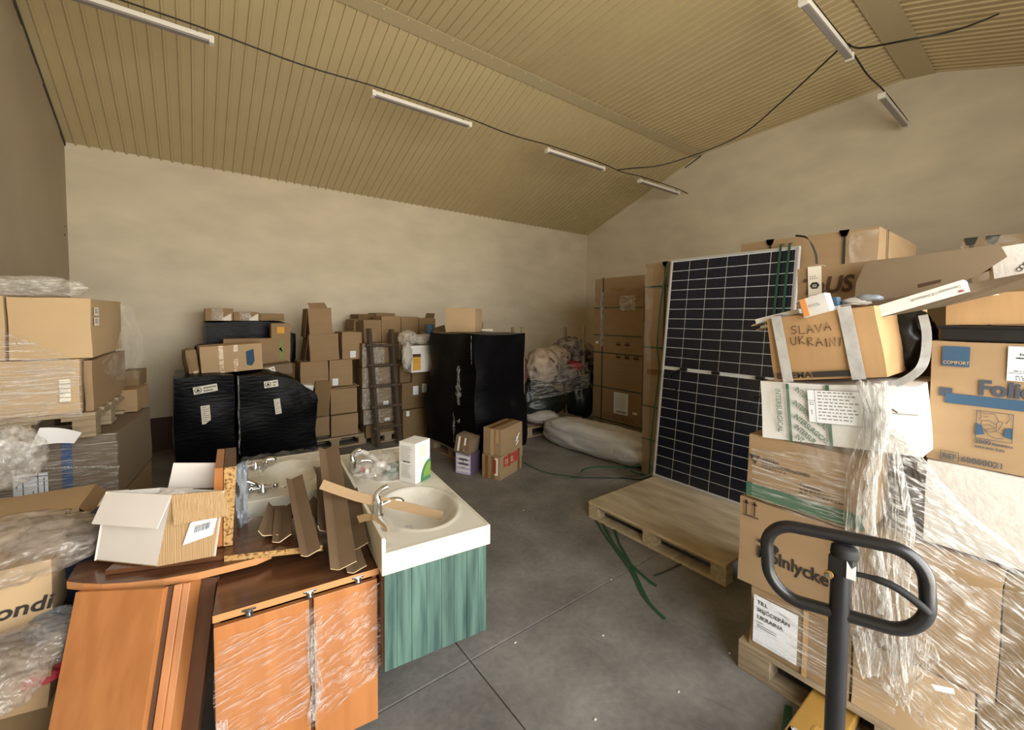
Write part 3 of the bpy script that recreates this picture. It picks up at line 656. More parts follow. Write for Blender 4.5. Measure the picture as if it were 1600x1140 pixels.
b = MB(); pp = [at_x(1362, 472, 2.30), at_x(1640, 420, 2.25), at_x(1640, 440, 2.22), at_x(1478, 478, 2.2), at_x(1374, 496, 2.2)]; b.prism(pp, (.006, 0, .002), 'card_grey'); tag(b.build('carton_flap'), 'long brown carton flap lying under the slim white box', 'cardboard')
p0, p1 = at_x(1373, 496, 2.20), at_x(1514, 455, 2.20); L = (p1-p0).length; an = math.atan2(p1.z-p0.z, -(p1.y-p0.y))
Sl = carton('slim white box lying across the cardboard flap, printed upside down', p0, (L, .10, .046), rz=RZ, ry=-math.degrees(an), mat='white_card', amp=.001, bulge=.001)
text(Sl, 'Dermaseal 1.0 Advanced', 'front', L-.012, .030, .0135, 'ink_grey', .004, rot=180, out=.004); text(Sl, '3M', 'front', L-.008, .012, .011, 'ink_red', .04, rot=180, out=.004); lines_of_print(Sl, 'front', .012, .018, .03, 1, .01, .002, 'ink_grey', out=.004)
p0, p1 = at_x(1256, 496, 2.10), at_x(1298, 485, 2.10); L = (p1-p0).length; an = math.atan2(p1.z-p0.z, -(p1.y-p0.y))
So = carton('small white box with an orange end stripe on the pen-marked carton', p0, (L, .055, .078), rz=RZ-4, ry=-math.degrees(an), mat='white_card', amp=.001, bulge=.002)
patch(So, 'orange_stripe', 'front', .004, .002, .026, .077, 'ink_orange', out=.003); lines_of_print(So, 'front', .03, .043, .045, 2, .007, .002, 'ink', out=.004, seed=8); flap(So, (0, 0, .078), (0, .055, .078), (-.02, 0, -.012), 'white_card', .0015)
p0, p1 = at_x(1182, 506, 2.16), at_x(1246, 490, 2.16); L = (p1-p0).length; an = math.atan2(p1.z-p0.z, -(p1.y-p0.y))
for k, (dz, lb) in enumerate(((0, 'long white torn carton sticking out beyond the tilted carton'), (-.022, 'second flattened white carton below the torn one'))):
    q = carton(lb, p0+Vector((.02*k, -.012*k, dz)), (L*1.05, .06, .022 if k == 0 else .012), rz=RZ, ry=-math.degrees(an), mat='white_card' if k == 0 else 'paper_cream', amp=.003, bulge=.002)
    flap(q, (0, 0, .02), (0, .06, .02), (-.03, 0, .008), 'card_edge', .002); flap(q, (0, 0, .002), (0, .06, .002), (-.026, 0, -.006), 'card_edge', .002)
b = MB(); b.box((0, 0, 0), (.028, .05, .036), 'blue_plastic'); b.box((0, 0, -.02), (.028, .05, 0), 'white_card'); o = b.build('small_box', bevel=.002); o.location = at_x(1297, 478, 2.2); o.rotation_euler = (0, rad(-8), rad(RZ)); tag(o, 'small blue and white box behind the orange-striped box', 'box')
for k, (x, y, r, m_, lb) in enumerate(((1313, 476, .03, 'bag_milky', 'crumpled clear wrapper beside the blue box'), (1338, 468, .038, 'cloth_white', 'crumpled white paper beside the slim white box'), (1357, 462, .034, 'bag_grey', 'grey plastic wrapper by the cardboard sheet'))):
    o = blob('wrapper', at_x(x, y+4, 2.25), (r*.8, r*1.3, r*.5), m_, seed=k+4, amp=.35, sub=3, flat=r*.3); tag(o, lb, 'wrapper')
o = carton('pale carton with a small black rune-like mark at the frame edge', at_x(1556, 446, 2.75), (.26, .3, .16), rz=RZ+6, ry=-8, mat='white_rough', amp=.004)
strokes(o, 'mark', 'front', [[(.07+i*.010+.008*math.cos(a*.7), .055+i*.010+.008*math.sin(a*.7)) for a in range(10)] for i in range(3)], .003, 'ink', out=.006)
b = MB(); pp = [at_x(1570, 398, 3.0), at_x(1650, 360, 3.1), at_x(1650, 385, 2.9), at_x(1520, 432, 2.8), at_x(1512, 426, 2.8)]; b.prism(pp, (.008, 0, .004), 'card_dark'); tag(b.build('cardboard_sheet'), 'crumpled brown cardboard flap at the right frame edge', 'cardboard')
# supports hidden behind the front layer
rc('brown carton deep in the right stack under the big-letter carton', 2.66, .90, .146, (.55, .40, .72), seed=31); rc('brown carton deep in the right stack, second layer', 2.68, .90, .87, (.55, .40, .745), seed=32)

# ------------------------------------------------------------------ pallet jack in front of the right stack
jk = thing('pallet_jack', 'black-handled pallet jack with its forks under the wrapped pallet', 'pallet jack', (1.45, .352, 0))
ax = Vector((.10, -.367, .028)).normalized(); up = Vector((0, 0, 1)); up = (up-ax*up.dot(ax)).normalized()
Cn = Vector((0, .008, 1.03)); hw, hh, rr = .178, .105, .075; pts = []
for (cx, cy, a0) in ((hw-rr, hh-rr, 0), (-(hw-rr), hh-rr, 90), (-(hw-rr), -(hh-rr), 180), (hw-rr, -(hh-rr), 270)):
    for k in range(9):
        a = rad(a0+k*90/8); u_, v_ = cx+rr*math.cos(a), cy+rr*math.sin(a)
        if v_ < 0: v_ -= .018*(1-(u_/hw)**2)
        pts.append(Cn+ax*u_+up*v_)
b = MB(); b.tube(pts, .0175, 'black_steel', 12, closed=True); b.build('handle_loop', jk, smooth=True)
b = MB(); b.tube([(.02, .01, .24), (0, .006, .90), (0, .005, 1.05)], .0245, 'black_steel', 16); b.build('pole', jk, smooth=True)
hd = MB(); hd.box((-.030, -.026, 1.035), (.026, .030, 1.085), 'black_rubber'); hd.lathe([(.031, 0), (.033, .01), (.031, .028), (.018, .036)], 'black_rubber', 16, Matrix.Translation((0, 0, 1.080))); hd.build('valve_head', jk, smooth=True, bevel=.004)
b = MB(); b.prism([(-.031, -.014, 1.038), (-.031, -.034, 1.040), (-.031, -.034, 1.080), (-.031, -.024, 1.068), (-.031, -.014, 1.084)], (-.002, 0, 0), 'paper'); b.build('white_sticker', jk)
b = MB(); b.lathe([(.011, 0), (.011, .008)], 'yellow_paint', 14, Matrix.Translation((-.028, .026, 1.028)) @ Matrix.Rotation(rad(-90), 4, 'Y')); b.lathe([(.007, .008), (.006, .012)], 'steel', 12, Matrix.Translation((-.028, .026, 1.028)) @ Matrix.Rotation(rad(-90), 4, 'Y')); b.build('pivot_bolt', jk)
lv = curve_pts([(-.005, -.02, 1.045), (.002, -.06, 1.050), (.010, -.105, 1.046), (.020, -.150, 1.022), (.024, -.170, 1.004)], 16)
b = MB(); b.tube(lv, [.007]*5+[.010]*(len(lv)-5), 'black_rubber', 10); b.build('lever', jk, smooth=True)
b = MB(); b.lathe([(.075, .06), (.075, .20), (.045, .22), (.045, .30), (.03, .31)], 'black_steel', 18, Matrix.Translation((.06, .01, 0))); b.build('pump', jk, smooth=True)
for s_ in (-1, 1):
    b = MB(); b.lathe([(.02, -.025), (.085, -.025), (.09, -.02), (.09, .02), (.085, .025), (.02, .025)], 'black_rubber', 20, Matrix.Translation((.05, .01+s_*.07, .09)) @ Matrix.Rotation(rad(90), 4, 'X')); b.build('wheel', jk, smooth=True)
b = MB(); b.prism([(.16, -.2, .05), (.16, .22, .05), (.16, .16, .235), (.16, -.14, .235)], (.22, 0, 0), 'yellow_paint'); b.box((.36, -.27, .06), (.46, .27, .098), 'yellow_paint'); b.build('chassis', jk, bevel=.008)
for s_ in (-1, 1):
    b = MB(); b.box((.40, s_*.19-.08, .045), (1.52, s_*.19+.08, .098), 'yellow_paint'); b.build('fork', jk, bevel=.006)
o = film_sheet('film_scrap', folds(film_lerp([(Vector((1.62, .52, .34)), Vector((1.46, .26, .36))), (Vector((1.72, .54, .26)), Vector((1.50, .24, .24))), (Vector((1.68, .50, .20)), Vector((1.50, .26, .13)))]), .03, 5, 4, 31), 24, 20, 'bag_clear'); tag(o, 'scrap of clear film around the foot of the jack handle', 'film')

# ------------------------------------------------------------------ tall cartons, solar panel and plywood pallet
def strap_v(parent, dim, face, u, mat='strap_dark', wd=.016, both=True):
    patch(parent, 'strap', face, u, -.003, u+wd, dim[2]+.004, mat, out=.010, th=.0015)
def strap_h(parent, dim, face, v, mat='strap_green', wd=.014):
    w = dim[0] if face in ('front',) else dim[1]
    patch(parent, 'strap', face, -.004, v, w+.004, v+wd, mat, out=.010, th=.0015)
def base_skid(label, loc, rz, w, d, wood='wood'):
    return pallet(label, loc, rz, w, d, wood)
D1 = (.90, 1.1, 2.20)
base_skid('pallet under the tall carton with the winged emblem', (5.05, 4.50, 0), -90, .90, 1.1)
K1 = carton('tall brown carton with a winged emblem and packing symbols by the white sack', (5.05, 4.50, .145), D1, rz=-90, seed=40, amp=.008, bulge=.006, mat='card', n=6, nk=2)
for v in (.02, .52, 1.05, 1.33, 1.74): strap_h(K1, D1, 'front', v if v != 1.33 else 1.32)
strap_v(K1, D1, 'front', .17)
wing = [(.44, 1.985), (.40, 1.995), (.34, 2.01), (.29, 2.04), (.36, 2.045), (.41, 2.03), (.44, 2.01), (.47, 2.03), (.52, 2.045), (.59, 2.04), (.54, 2.01), (.48, 1.995)]
patch(K1, 'winged_emblem', 'front', 0, 0, 0, 0, 'ink_faint', out=.009, poly=wing)
strokes(K1, 'print_frame', 'front', [[(.28, 1.90), (.88, 1.90)], [(.28, 1.28), (.88, 1.28)], [(.28, 1.28), (.28, .92), (.88, .92)], [(.40, 1.28), (.40, .92)], [(.56, 1.28), (.56, .92)], [(.72, 1.28), (.72, .92)]], .006, 'ink_faint', out=.009)
for (u, v) in ((.44, 1.19), (.60, 1.19), (.44, 1.00), (.60, 1.00), (.76, 1.00)):
    b = MB(); mx = face_mx(D1, 'front', .009)
    for i in range(3): b.box((u+.01+i*.026, v, 0), (u+.022+i*.026, v+.05-.012*(i % 2), .001), 'ink_brown', mx)
    b.box((u, v-.008, 0), (u+.09, v+.012, .001), 'ink_brown', mx); b.build('handling_symbol', K1)
text(K1, '[1]', 'front', .27, 1.78, .04, 'ink_faint', .01, out=.009); lines_of_print(K1, 'front', .36, 1.79, .4, 1, .02, .008, 'ink_faint', out=.009)
patch(K1, 'label', 'front', .42, .16, .68, .48, 'paper', out=.009); lines_of_print(K1, 'front', .45, .45, .20, 10, .022, .008, 'ink_grey', out=.0115, seed=3); barcode(K1, 'front', .46, .18, .18, .03, out=.0115)
patch(K1, 'small_label', 'front', .04, 1.19, .10, 1.225, 'paper', out=.009); patch(K1, 'small_label', 'front', .76, .20, .84, .235, 'paper_cream', out=.009)
for i in range(7):
    u = .22+i*.085; strokes(K1, 'handling_symbol', 'front', [[(u, .07), (u+.04, .07), (u+.02, .11), (u, .07)] if i % 2 else [(u, .07), (u, .11), (u+.02, .115), (u+.03, .10), (u+.04, .11), (u+.04, .07)]], .006, 'ink_brown', out=.009)
def pleat(parent, dim, u0, u1, v0, v1, mat, seed, amp=.02, out=.012, name='film_scrap', nu=14, nv=30):
    mx = face_mx(dim, 'front', out)
    def fn(a, c):
        d = abs(noise.noise(Vector((a*6+seed, c*4, seed)))); return mx @ Vector((u0+(u1-u0)*a+.01*noise.noise(Vector((c*7, seed, 0))), v0+(v1-v0)*c, amp*d))
    b = MB(); b.grid(fn, nu, nv, mat); return b.build(name, parent, smooth=True, angle=80)
pleat(K1, D1, .13, .20, 1.15, 1.98, 'film_v', 3); pleat(K1, D1, .50, .78, 1.70, 1.92, 'bag_clear', 6, .03); pleat(K1, D1, .0, .16, 1.75, 2.20, 'film_soft', 7, .01)
D2 = (.97, 1.25, 2.19)
for k, (y, lb) in enumerate(((2.83, 'tall brown carton bound with green straps, left behind the solar panel'), (1.82, 'tall brown carton behind the upper near corner of the solar panel'))):
    base_skid(('pallet under the strapped carton left behind the solar panel', 'pallet under the carton behind the near panel corner')[k], (4.0, y, 0), -90, .97, 1.25)
    q = carton(lb, (4.0, y, .145), (D2[0], D2[1], D2[2]+.09*k), rz=-90, seed=41+k, amp=.008, bulge=.008, n=6, nk=2, mat='card'); dq = DIM[q.name]
    for v in (.25, .62, 1.27, 1.93-.02*k): strap_h(q, dq, 'front', v)
    strap_v(q, dq, 'front', .24); strap_v(q, dq, 'front', .80 if k == 0 else .76)
    b = MB(); mx = face_mx(dq, 'front', .012)
    for u in (.24, .80 if k == 0 else .76): b.prism([mx @ Vector(p) for p in ((u-.022, dq[2]+.004, 0), (u+.038, dq[2]+.004, 0), (u+.022, dq[2]-.045, 0), (u-.006, dq[2]-.045, 0))], (-.006, 0, 0), 'strap_dark')
    b.build('strap_corner', q)['kind'] = 'stuff'
    if k == 0:
        pleat(q, dq, .0, .10, .02, 2.15, 'film_soft', 4, .01); patch(q, 'tape', 'front', .05, .98, .30, 1.04, 'tape_brown', out=.009)
    else:
        pleat(q, dq, .80, .97, 1.2, 2.26, 'film_soft', 9, .012)
        patch(q, 'strap', 'right', .20, 0, .216, dq[2], 'strap_dark', out=.010)
o = carton('tall brown carton against the gable wall at the right frame edge', (5.55, .60, .145), (1.2, 1.1, 2.33), rz=-90, seed=44, amp=.010, bulge=.01, n=6, nk=2, mat='card_dark')
base_skid('pallet under the tall carton against the gable wall', (5.55, .60, 0), -90, 1.2, 1.1)
b = MB(); mx = face_mx(DIM[o.name], 'front', .012)
for u in (.05, .18): b.prism([mx @ Vector(p) for p in ((u-.03, 2.335, 0), (u+.05, 2.335, 0), (u+.03, 2.27, 0), (u-.01, 2.27, 0))], (-.006, 0, 0), 'strap_dark')
b.build('strap_corner', o)['kind'] = 'stuff'
strap_v(o, DIM[o.name], 'front', .055, wd=.02); strap_v(o, DIM[o.name], 'front', .185, wd=.02); pleat(o, DIM[o.name], .0, 1.1, 1.9, 2.33, 'film_soft', 12, .012, nu=30)

# plywood pallet
py0, py1, px0, px1 = 2.462, 1.272, 2.728, 3.93
pw = thing('plywood_pallet', 'plywood-topped pallet on the floor before the solar panel', 'pallet', (px0, py0, 0))
Lx, Ly = px1-px0, py0-py1
def bx(name, a, c, m_, par=pw, bv=.003):
    b = MB(); b.box(a, c, m_); return b.build(name, par, bevel=bv)
bx('plywood_deck', (0, -Ly, .122), (Lx, 0, .146), 'ply')
bx('deck_edge', (-.002, -Ly, .124), (0, 0, .144), 'ply_edge')
for x in (0, (Lx-.1)/2, Lx-.1): bx('bottom_board', (x, -Ly, 0), (x+.1, 0, .022), 'wood_pale')
for x in (0, (Lx-.1)/2, Lx-.1):
    for y in (-.105, -Ly/2-.06, -Ly): bx('block', (x+.003, y, .022), (x+.095, y+.105, .122), 'wood_pale')
    bx('stringer', (x+.012, -Ly+.1, .10), (x+.09, -.1, .122), 'wood')
# panel: 6 x 22 half cells
PWd, PHt = 1.15, 2.205
sp = thing('solar_panel', 'large solar panel leaning on the tall cartons, standing on plywood', 'solar panel', (3.685, 2.478, .147), (0, rad(6.2), 0))
sp.rotation_euler = Euler((0, rad(6.2), rad(-90)), 'XYZ').copy()
R0 = Matrix.Rotation(rad(6.2), 3, 'Y') @ Matrix.Rotation(rad(-90), 3, 'Z'); sp.rotation_euler = R0.to_euler()
DIMP = (PWd, .035, PHt)
for nm, a, c in (('frame_side', (0, 0, 0), (.018, .035, PHt)), ('frame_side', (PWd-.018, 0, 0), (PWd, .035, PHt)), ('frame_end', (.018, 0, 0), (PWd-.018, .035, .02)), ('frame_end', (.018, 0, PHt-.02), (PWd-.018, .035, PHt))): bx(nm, a, c, 'alu', sp, .002)
bx('backsheet', (.018, .006, .02), (PWd-.018, .012, PHt-.02), 'backsheet', sp, 0)
mg = .026; cw = (PWd-2*mg)/6; gapm = .028; ch = (PHt-2*mg-gapm)/22; first = None
cb = MB(); cb.box((.0035, .003, .003), (cw-.0035, .006, ch-.003), 'cell')
for i in range(12): cb.box((cw*(i+.5)/12-.0007, .0024, .003), (cw*(i+.5)/12+.0007, .003, ch-.003), 'busbar')
for j in range(22):
    for i in range(6):
        if first is None: o = first = cb.build('cell', sp)
        else: o = first.copy(); col.objects.link(o); o.parent = sp
        o.location = (mg+i*cw, 0, mg+j*ch+(gapm if j >= 11 else 0))
for u in (.205, .52, .90):
    b = MB(); b.box((u, -.014, PHt/2-.014), (u+.075, .003, PHt/2+.016), 'black_plastic'); b.build('junction_box', sp, bevel=.006)
for u0, pts in (('a', [(.21, -.006, 1.10), (.13, -.012, 1.06), (.10, -.012, .99), (.14, -.014, .93), (.20, -.012, .89), (.215, -.01, .87)]), ('b', [(.965, -.006, 1.10), (1.03, -.012, 1.09), (1.08, -.012, 1.06)]), ('c', [(.90, -.006, .93), (.95, -.012, .95), (1.0, -.01, .955)])):
    b = MB(); b.tube(curve_pts(pts, 18), .006, 'black_plastic', 6); b.build('lead', sp, smooth=True)
for k, (u, lb) in enumerate(((1.01, 'green strap hanging over the upper panel corner, further from the frame'), (1.075, 'green strap hanging over the upper panel corner, nearer the frame'))):
    pts = [sp.matrix_basis @ Vector(p) for p in ((u-.02, .20, PHt+.02), (u-.01, .10, PHt+.045), (u, .01, PHt+.03), (u+.005, -.012, PHt-.03), (u+.002, -.016, PHt-.3), (u-.004, -.012, PHt-.62))]
    ribbon('green_strap', curve_pts(pts, 20), .018, 'strap_green', (0, 1, .1)); tag(col.objects[-1], lb, 'strap')
pts = [at_x(1243, 368, 3.9), at_x(1262, 372, 3.85), at_x(1274, 395, 3.82), at_x(1276, 412, 3.8)]
ribbon('green_strap', curve_pts(pts, 14), .016, 'strap_dark', (0, .4, .6)); tag(col.objects[-1], 'dark green strap looped behind the upper panel corner', 'strap')
ribbon('green_strap', curve_pts([at_x(1043, 410, 3.90), at_x(1033, 470, 3.86), at_x(1027, 540, 3.86), at_x(1030, 580, 3.84), at_x(1020, 660, 3.74), at_x(1014, 740, 3.70)], 24), .018, 'strap_green', (0, 1, 0)); tag(col.objects[-1], 'green strap hanging down beside the far edge of the solar panel', 'strap')
# straps lying on the floor
def floor_strap(label, px, mat='strap_green', wd=.018, zs=None):
    ctrl = [at_z(x, y, (zs[i] if zs else .006)) for i, (x, y) in enumerate(px)]
    ribbon('green_strap', curve_pts(ctrl, 36), wd, mat, (.2, -.3, 1) if zs else (.6, -.8, .12)); return tag(col.objects[-1], label, 'strap')
floor_strap('green strap sprawling from the plywood pallet, longest of the fan', [(922, 795), (945, 835), (985, 890), (1005, 930), (1039, 967)])
floor_strap('green strap in the fan before the plywood pallet, middle one', [(935, 805), (960, 850), (985, 880), (1012, 905), (1026, 915)])
floor_strap('green strap in the fan before the plywood pallet, innermost', [(957, 812), (966, 845), (985, 880), (1003, 920), (1012, 938)])
floor_strap('thin dark strap running from under the plywood pallet', [(1100, 860), (1075, 875), (1045, 890), (1022, 899)], 'strap_dark', .010)
floor_strap('thin dark green cord from the small cartons to the sack', [(818, 722), (850, 737), (905, 745), (960, 746), (1010, 740)], 'strap_green', .012)
floor_strap('green strap loop arching over the floor by the sack', [(905, 742), (912, 733), (935, 729), (975, 730), (1008, 728)], 'strap_green', .016, [.01, .10, .14, .10, .03])
floor_strap('broad shiny green strap lying beside the sack', [(880, 746), (920, 745), (960, 746), (1000, 748), (1020, 742)], 'strap_green', .035)
floor_strap('short dark strap looped at the foot of the panel', [(1008, 742), (985, 735), (1000, 724), (1020, 727), (1018, 740)], 'strap_green', .014, [.01, .06, .08, .05, .01])
b = MB(); b.prism([at_z(985, 832, .004), at_z(1048, 858, .004), at_z(1052, 866, .004), at_z(1015, 852, .004)], (0, 0, .003), 'navy'); tag(b.build('plastic_scrap'), 'dark blue plastic scrap under the plywood pallet edge', 'scrap')
floor_strap('dark green strap on the floor beside the pallet jack foot', [(1232, 1102), (1227, 1140), (1218, 1180)], 'strap_green', .028)

# long white sack
sk = blob('sack', (4.16, 3.62, .165), (.255, .86, .19), 'sack', seed=3, amp=.10, k=3.2, sub=5, flat=.160, rz=5, power=3.2); tag(sk, 'long white woven sack lying on the floor before the tall cartons', 'sack')
b = MB()
for k in range(7):
    y = -.62+k*.2; b.tube([(.0, y, .17), (-.12, y+.01, .15), (-.2, y+.02, .08), (-.235, y, -.03)], .004, 'sack', 5)
b.build('crease', sk, smooth=True)['kind'] = 'stuff'

# ------------------------------------------------------------------ heap of laundry and bags on the pallet with four posts
pallet('pallet under the heap of bagged clothes', (3.75, 4.62, 0), 0, 1.2, .8)
def post(label, px, top, Y, r=.024):
    p0 = at_y(px, top, Y); b = MB(); b.box((-r, -r, .0), (r, r, p0.z), 'wood_grey'); o = b.build('wooden_post', bevel=.003); o.location = (p0.x, p0.y, 0); o.rotation_euler = (0, 0, rad(20)); tag(o, label, 'post', 'posts round the heap of clothes'); return o
post('tall pale wooden post in front of the heap, nearest the black load', 817, 510, 4.56)
post('wooden post behind the heap, half hidden by the black load', 801, 511, 5.35, .020)
post('wooden post standing in the middle behind the heap', 883, 511, 5.45)
post('wooden post at the heap side next to the tall cartons', 912, 508, 4.95, .020)
HB = [((842, 628), 4.95, (.48, .32, .24), 'bag_green', .18, 'dark green wrapped bundle filling the heap at the bottom'), ((862, 585), 5.0, (.56, .34, .15), 'cloth_grey', .15, 'greyish bundle under clear film in the heap'),
      ((848, 572), 4.82, (.30, .24, .26), 'cloth_cream', .30, 'cream patterned quilt bag on the heap, front left'), ((868, 560), 4.95, (.26, .22, .20), 'cloth_cream', .35, 'cream bedding bundle with a dark binding on the heap'),
      ((893, 572), 5.05, (.22, .2, .09), 'cloth_red', .2, 'red bag lying on the heap'), ((890, 548), 5.3, (.36, .28, .24), 'cloth_grey', .3, 'grey floral bag at the top of the heap'),
      ((920, 563), 5.42, (.2, .2, .30), 'cloth_grey', .3, 'grey floral bag squeezed beside the tall carton'), ((848, 556), 5.35, (.30, .2, .10), 'black_plastic', .2, 'black folded bag at the back of the heap'),
      ((806, 580), 5.0, (.18, .18, .26), 'cloth_maroon', .3, 'maroon patterned bag beside the black load'), ((844, 650), 4.74, (.30, .20, .11), 'cloth_white', .18, 'whitish bag bulging at the foot of the heap'),
      ((826, 625), 4.9, (.14, .16, .3), 'bag_green', .2, 'black bag wedged at the left of the heap'), ((906, 622), 4.95, (.24, .26, .38), 'bag_green', .12, 'dark green sheet wrapped round the heap side'), ((924, 618), 5.42, (.16, .18, .40), 'black_plastic', .15, 'black bag standing on the floor between the heap and the tall carton')]
for k, (q, Y, r, m_, amp, lb) in enumerate(HB):
    o = blob('bag', at_y(*q, Y), r, m_, seed=20+k, amp=amp, sub=4, rz=12*k, k=5, flat=r[2]*.8); tag(o, lb, 'bag', 'bags in the clothes heap')
    if m_ == 'cloth_cream':
        b = MB(); b.tube([(-r[0]*.8, -r[1]*.55, r[2]*.35), (-.05, -r[1]*.98, r[2]*.55), (r[0]*.35, -r[1]*.9, r[2]*.1), (r[0]*.5, -r[1]*.8, -r[2]*.35)], .012, 'cloth_maroon', 6); b.build('binding', o, smooth=True)
o = film_sheet('stretch_film', folds(film_lerp([(Vector((3.78, 4.55, .98)), Vector((4.98, 4.58, 1.04))), (Vector((3.76, 4.50, .74)), Vector((5.0, 4.52, .80))), (Vector((3.8, 4.52, .55)), Vector((5.0, 4.55, .62)))]), .03, 4, 6, 40), 40, 20, 'film_h'); tag(o, 'clear stretch film round the heap of clothes', 'film')

# ------------------------------------------------------------------ loads along the back wall
def sticker(parent, u, v, w, h, rot=0, face='front', kind=0, out=.02):
    p = patch(parent, 'label', face, u, v, u+w, v+h, 'paper_cream', out=out, rot=rot, th=.001)
    mx = face_mx(DIM[parent.name], face, out+.0016) @ Matrix.Translation((u+w/2, v+h/2, 0)) @ Matrix.Rotation(rad(rot), 4, 'Z')
    if kind == 1:
        b = MB(); cx = -w/2+h*.5; r = h*.40
        b.add([mx @ Vector((cx+r*math.cos(a*math.pi/12), r*math.sin(a*math.pi/12), 0)) for a in range(24)]+[mx @ Vector((cx+r*.8*math.cos(a*math.pi/12), r*.8*math.sin(a*math.pi/12), 0)) for a in range(24)], [(a, (a+1) % 24, 24+(a+1) % 24, 24+a) for a in range(24)], 'ink'); b.prism([mx @ Vector((cx-r*.6, -r*.42, 0)), mx @ Vector((cx+r*.6, -r*.42, 0)), mx @ Vector((cx, r*.66, 0))], mx.to_3x3() @ Vector((0, 0, .0004)), 'ink'); b.build('triangle_mark', p)
        L = [[(-w/2+h*1.1+i*.0, .18*h), (w/2-.01, .18*h)], [(-w/2+h*1.1, -.22*h), (w*.30, -.22*h)]]
        strokes(p, 'small_print', 'front', L, h*.2, 'ink_grey', mx=mx)
        return p
    L = [[(-w*.38, h*.4-i*h*.11), (w*(.38 if i % 3 else .1), h*.4-i*h*.11)] for i in range(8)]
    strokes(p, 'small_print', 'front', L, h*.03, 'ink_grey', mx=mx); return p
def wrapped(label, loc, dim, rz=0, seed=1, amp=.03, bulge=.02, n=12, nk=3.0, sag=0, **k):
    o = rough_box('wrapped_load', dim, 'black_wrap', None, n, amp, bulge, seed, nk, sag=sag); o.location = loc; o.rotation_euler = (k.get('rx', 0), k.get('ry', 0), rad(rz)); DIM[o.name] = dim
    return tag(o, label, 'wrapped load', 'loads wrapped in black film')
def seam_film(parent, u, v0, v1, wd=.012, mat='film_v', face='front', out=.022, seed=1):
    mx = face_mx(DIM[parent.name], face, out); b = MB()
    b.grid(lambda a, c: mx @ Vector((u+wd*(a-.5)*(.4+1.3*abs(noise.noise(Vector((c*9, seed, 0)))))+.01*noise.noise(Vector((c*5, seed, 4))), v0+(v1-v0)*c, .012*abs(noise.noise(Vector((a*3, c*22, seed)))))), 4, 40, mat)
    return b.build('film_seam', parent, smooth=True, angle=80)
for lb, x, y in (('pallet under the left black-wrapped load', -.16, 5.32), ('pallet under the right-hand black-wrapped load of the pair', .37, 5.32), ('pallet under the tall black load at the back wall', .12, 6.18), ('pallet under the stacked cartons left of the ladder', 1.06, 5.72), ('pallet under the cartons behind the ladder', 1.92, 5.62)):
    pallet(lb, (x, y, 0), 0, .50 if 'left black' in lb else (.76 if 'pair' in lb else (.86 if 'tall black' in lb else (.42 if 'behind the ladder' in lb else .80))), .68 if 'black-wrapped' in lb else .8)
W1 = wrapped('black-wrapped load with a triangle sticker, left of the pair', (-.17, 5.30, .146), (.505, .70, .965), seed=3, amp=.025)
sticker(W1, .165, .80, .20, .075, 7, kind=1); sticker(W1, .225, .48, .075, .19, 3, out=.024)
W2 = wrapped('black-wrapped load with a sloping top, right of the pair', (.372, 5.30, .146), (.77, .68, .93), seed=5, amp=.03, bulge=.02)
for v in W2.data.vertices:
    t_ = max(0, v.co.x-.25)/.53; v.co.z *= 1-.30*t_*t_; v.co.z += .02*(v.co.x < .3)
    if v.co.z > .4: v.co += nvec(v.co, 9)*.03*t_
sticker(W2, .24, .80, .135, .075, 5, kind=1, out=.03); sticker(W2, .335, .50, .06, .17, 6, out=.045)
seam_film(W2, .005, .1, .95, .02, seed=2)
W3 = wrapped('tall black-wrapped load at the wall with cartons showing at its top', (.12, 6.20, .146), (.85, .75, 1.51), seed=7, amp=.02)
o = wrapped('narrow black-wrapped load right of the tall one', (1.005, 6.25, 0), (.10, .6, 1.50), seed=8, amp=.02)
o = wrapped('black bundle left behind the small cartons on the black loads', (.02, 6.10, 1.14), (.10, .12, .22), seed=9, amp=.02)
for k, (x0, x1, z1, lb) in enumerate(((.125, .405, 1.815, 'brown carton showing above the tall black load, left'), (.41, .685, 1.775, 'brown carton showing above the tall black load, middle'), (.69, .965, 1.755, 'brown carton showing above the tall black load, right'))):
    q = carton(lb, (x0, 6.22, 1.668), (x1-x0, .5, z1-1.668), seed=50+k, mat='card', amp=.003)
    if k < 2: pleat(q, DIM[q.name], .06, .18, .0, z1-1.668, 'bag_clear', k+2, .02); patch(q, 'paper', 'front', 0, 0, 0, 0, 'paper_cream', out=.008, poly=[(.16, .0), (.26, .0), (.26, .09), (.17, .03)])
G1 = carton('brown taped carton with a blue shield print on the black loads', (.065, 5.42, 1.115), (.56, .34, .29), rz=4, seed=55, mat='card_light', amp=.008, ry=-2)
patch(G1, 'tape', 'front', .16, 0, .20, .29, 'tape_clear'); patch(G1, 'tape', 'front', .29, 0, .33, .29, 'tape_clear', rot=-2)
patch(G1, 'shield', 'front', 0, 0, 0, 0, 'ink_blue', out=.008, poly=[(.405, .21), (.48, .235), (.485, .10), (.455, .05), (.41, .065)]); lines_of_print(G1, 'front', .50, .16, .04, 4, .03, .008, 'ink_orange', seed=5)
o = carton('tan round-cornered carton end at the left of the taped carton', (-.035, 5.47, 1.12), (.085, .24, .25), rz=8, ry=-6, seed=56, mat='card', amp=.014, bulge=.02); patch(o, 'tape', 'front', .035, -.16, .075, .03, 'tape_clear', out=.02)
G2 = carton('low brown carton behind the taped carton on the black loads', (.28, 5.82, 1.13), (.50, .16, .33), rz=-1, seed=57, mat='card')
G3 = carton('upright brown carton with a green figure beside the tall black load', (.755, 5.82, 1.10), (.205, .14, .54), seed=58, mat='card', ry=1)
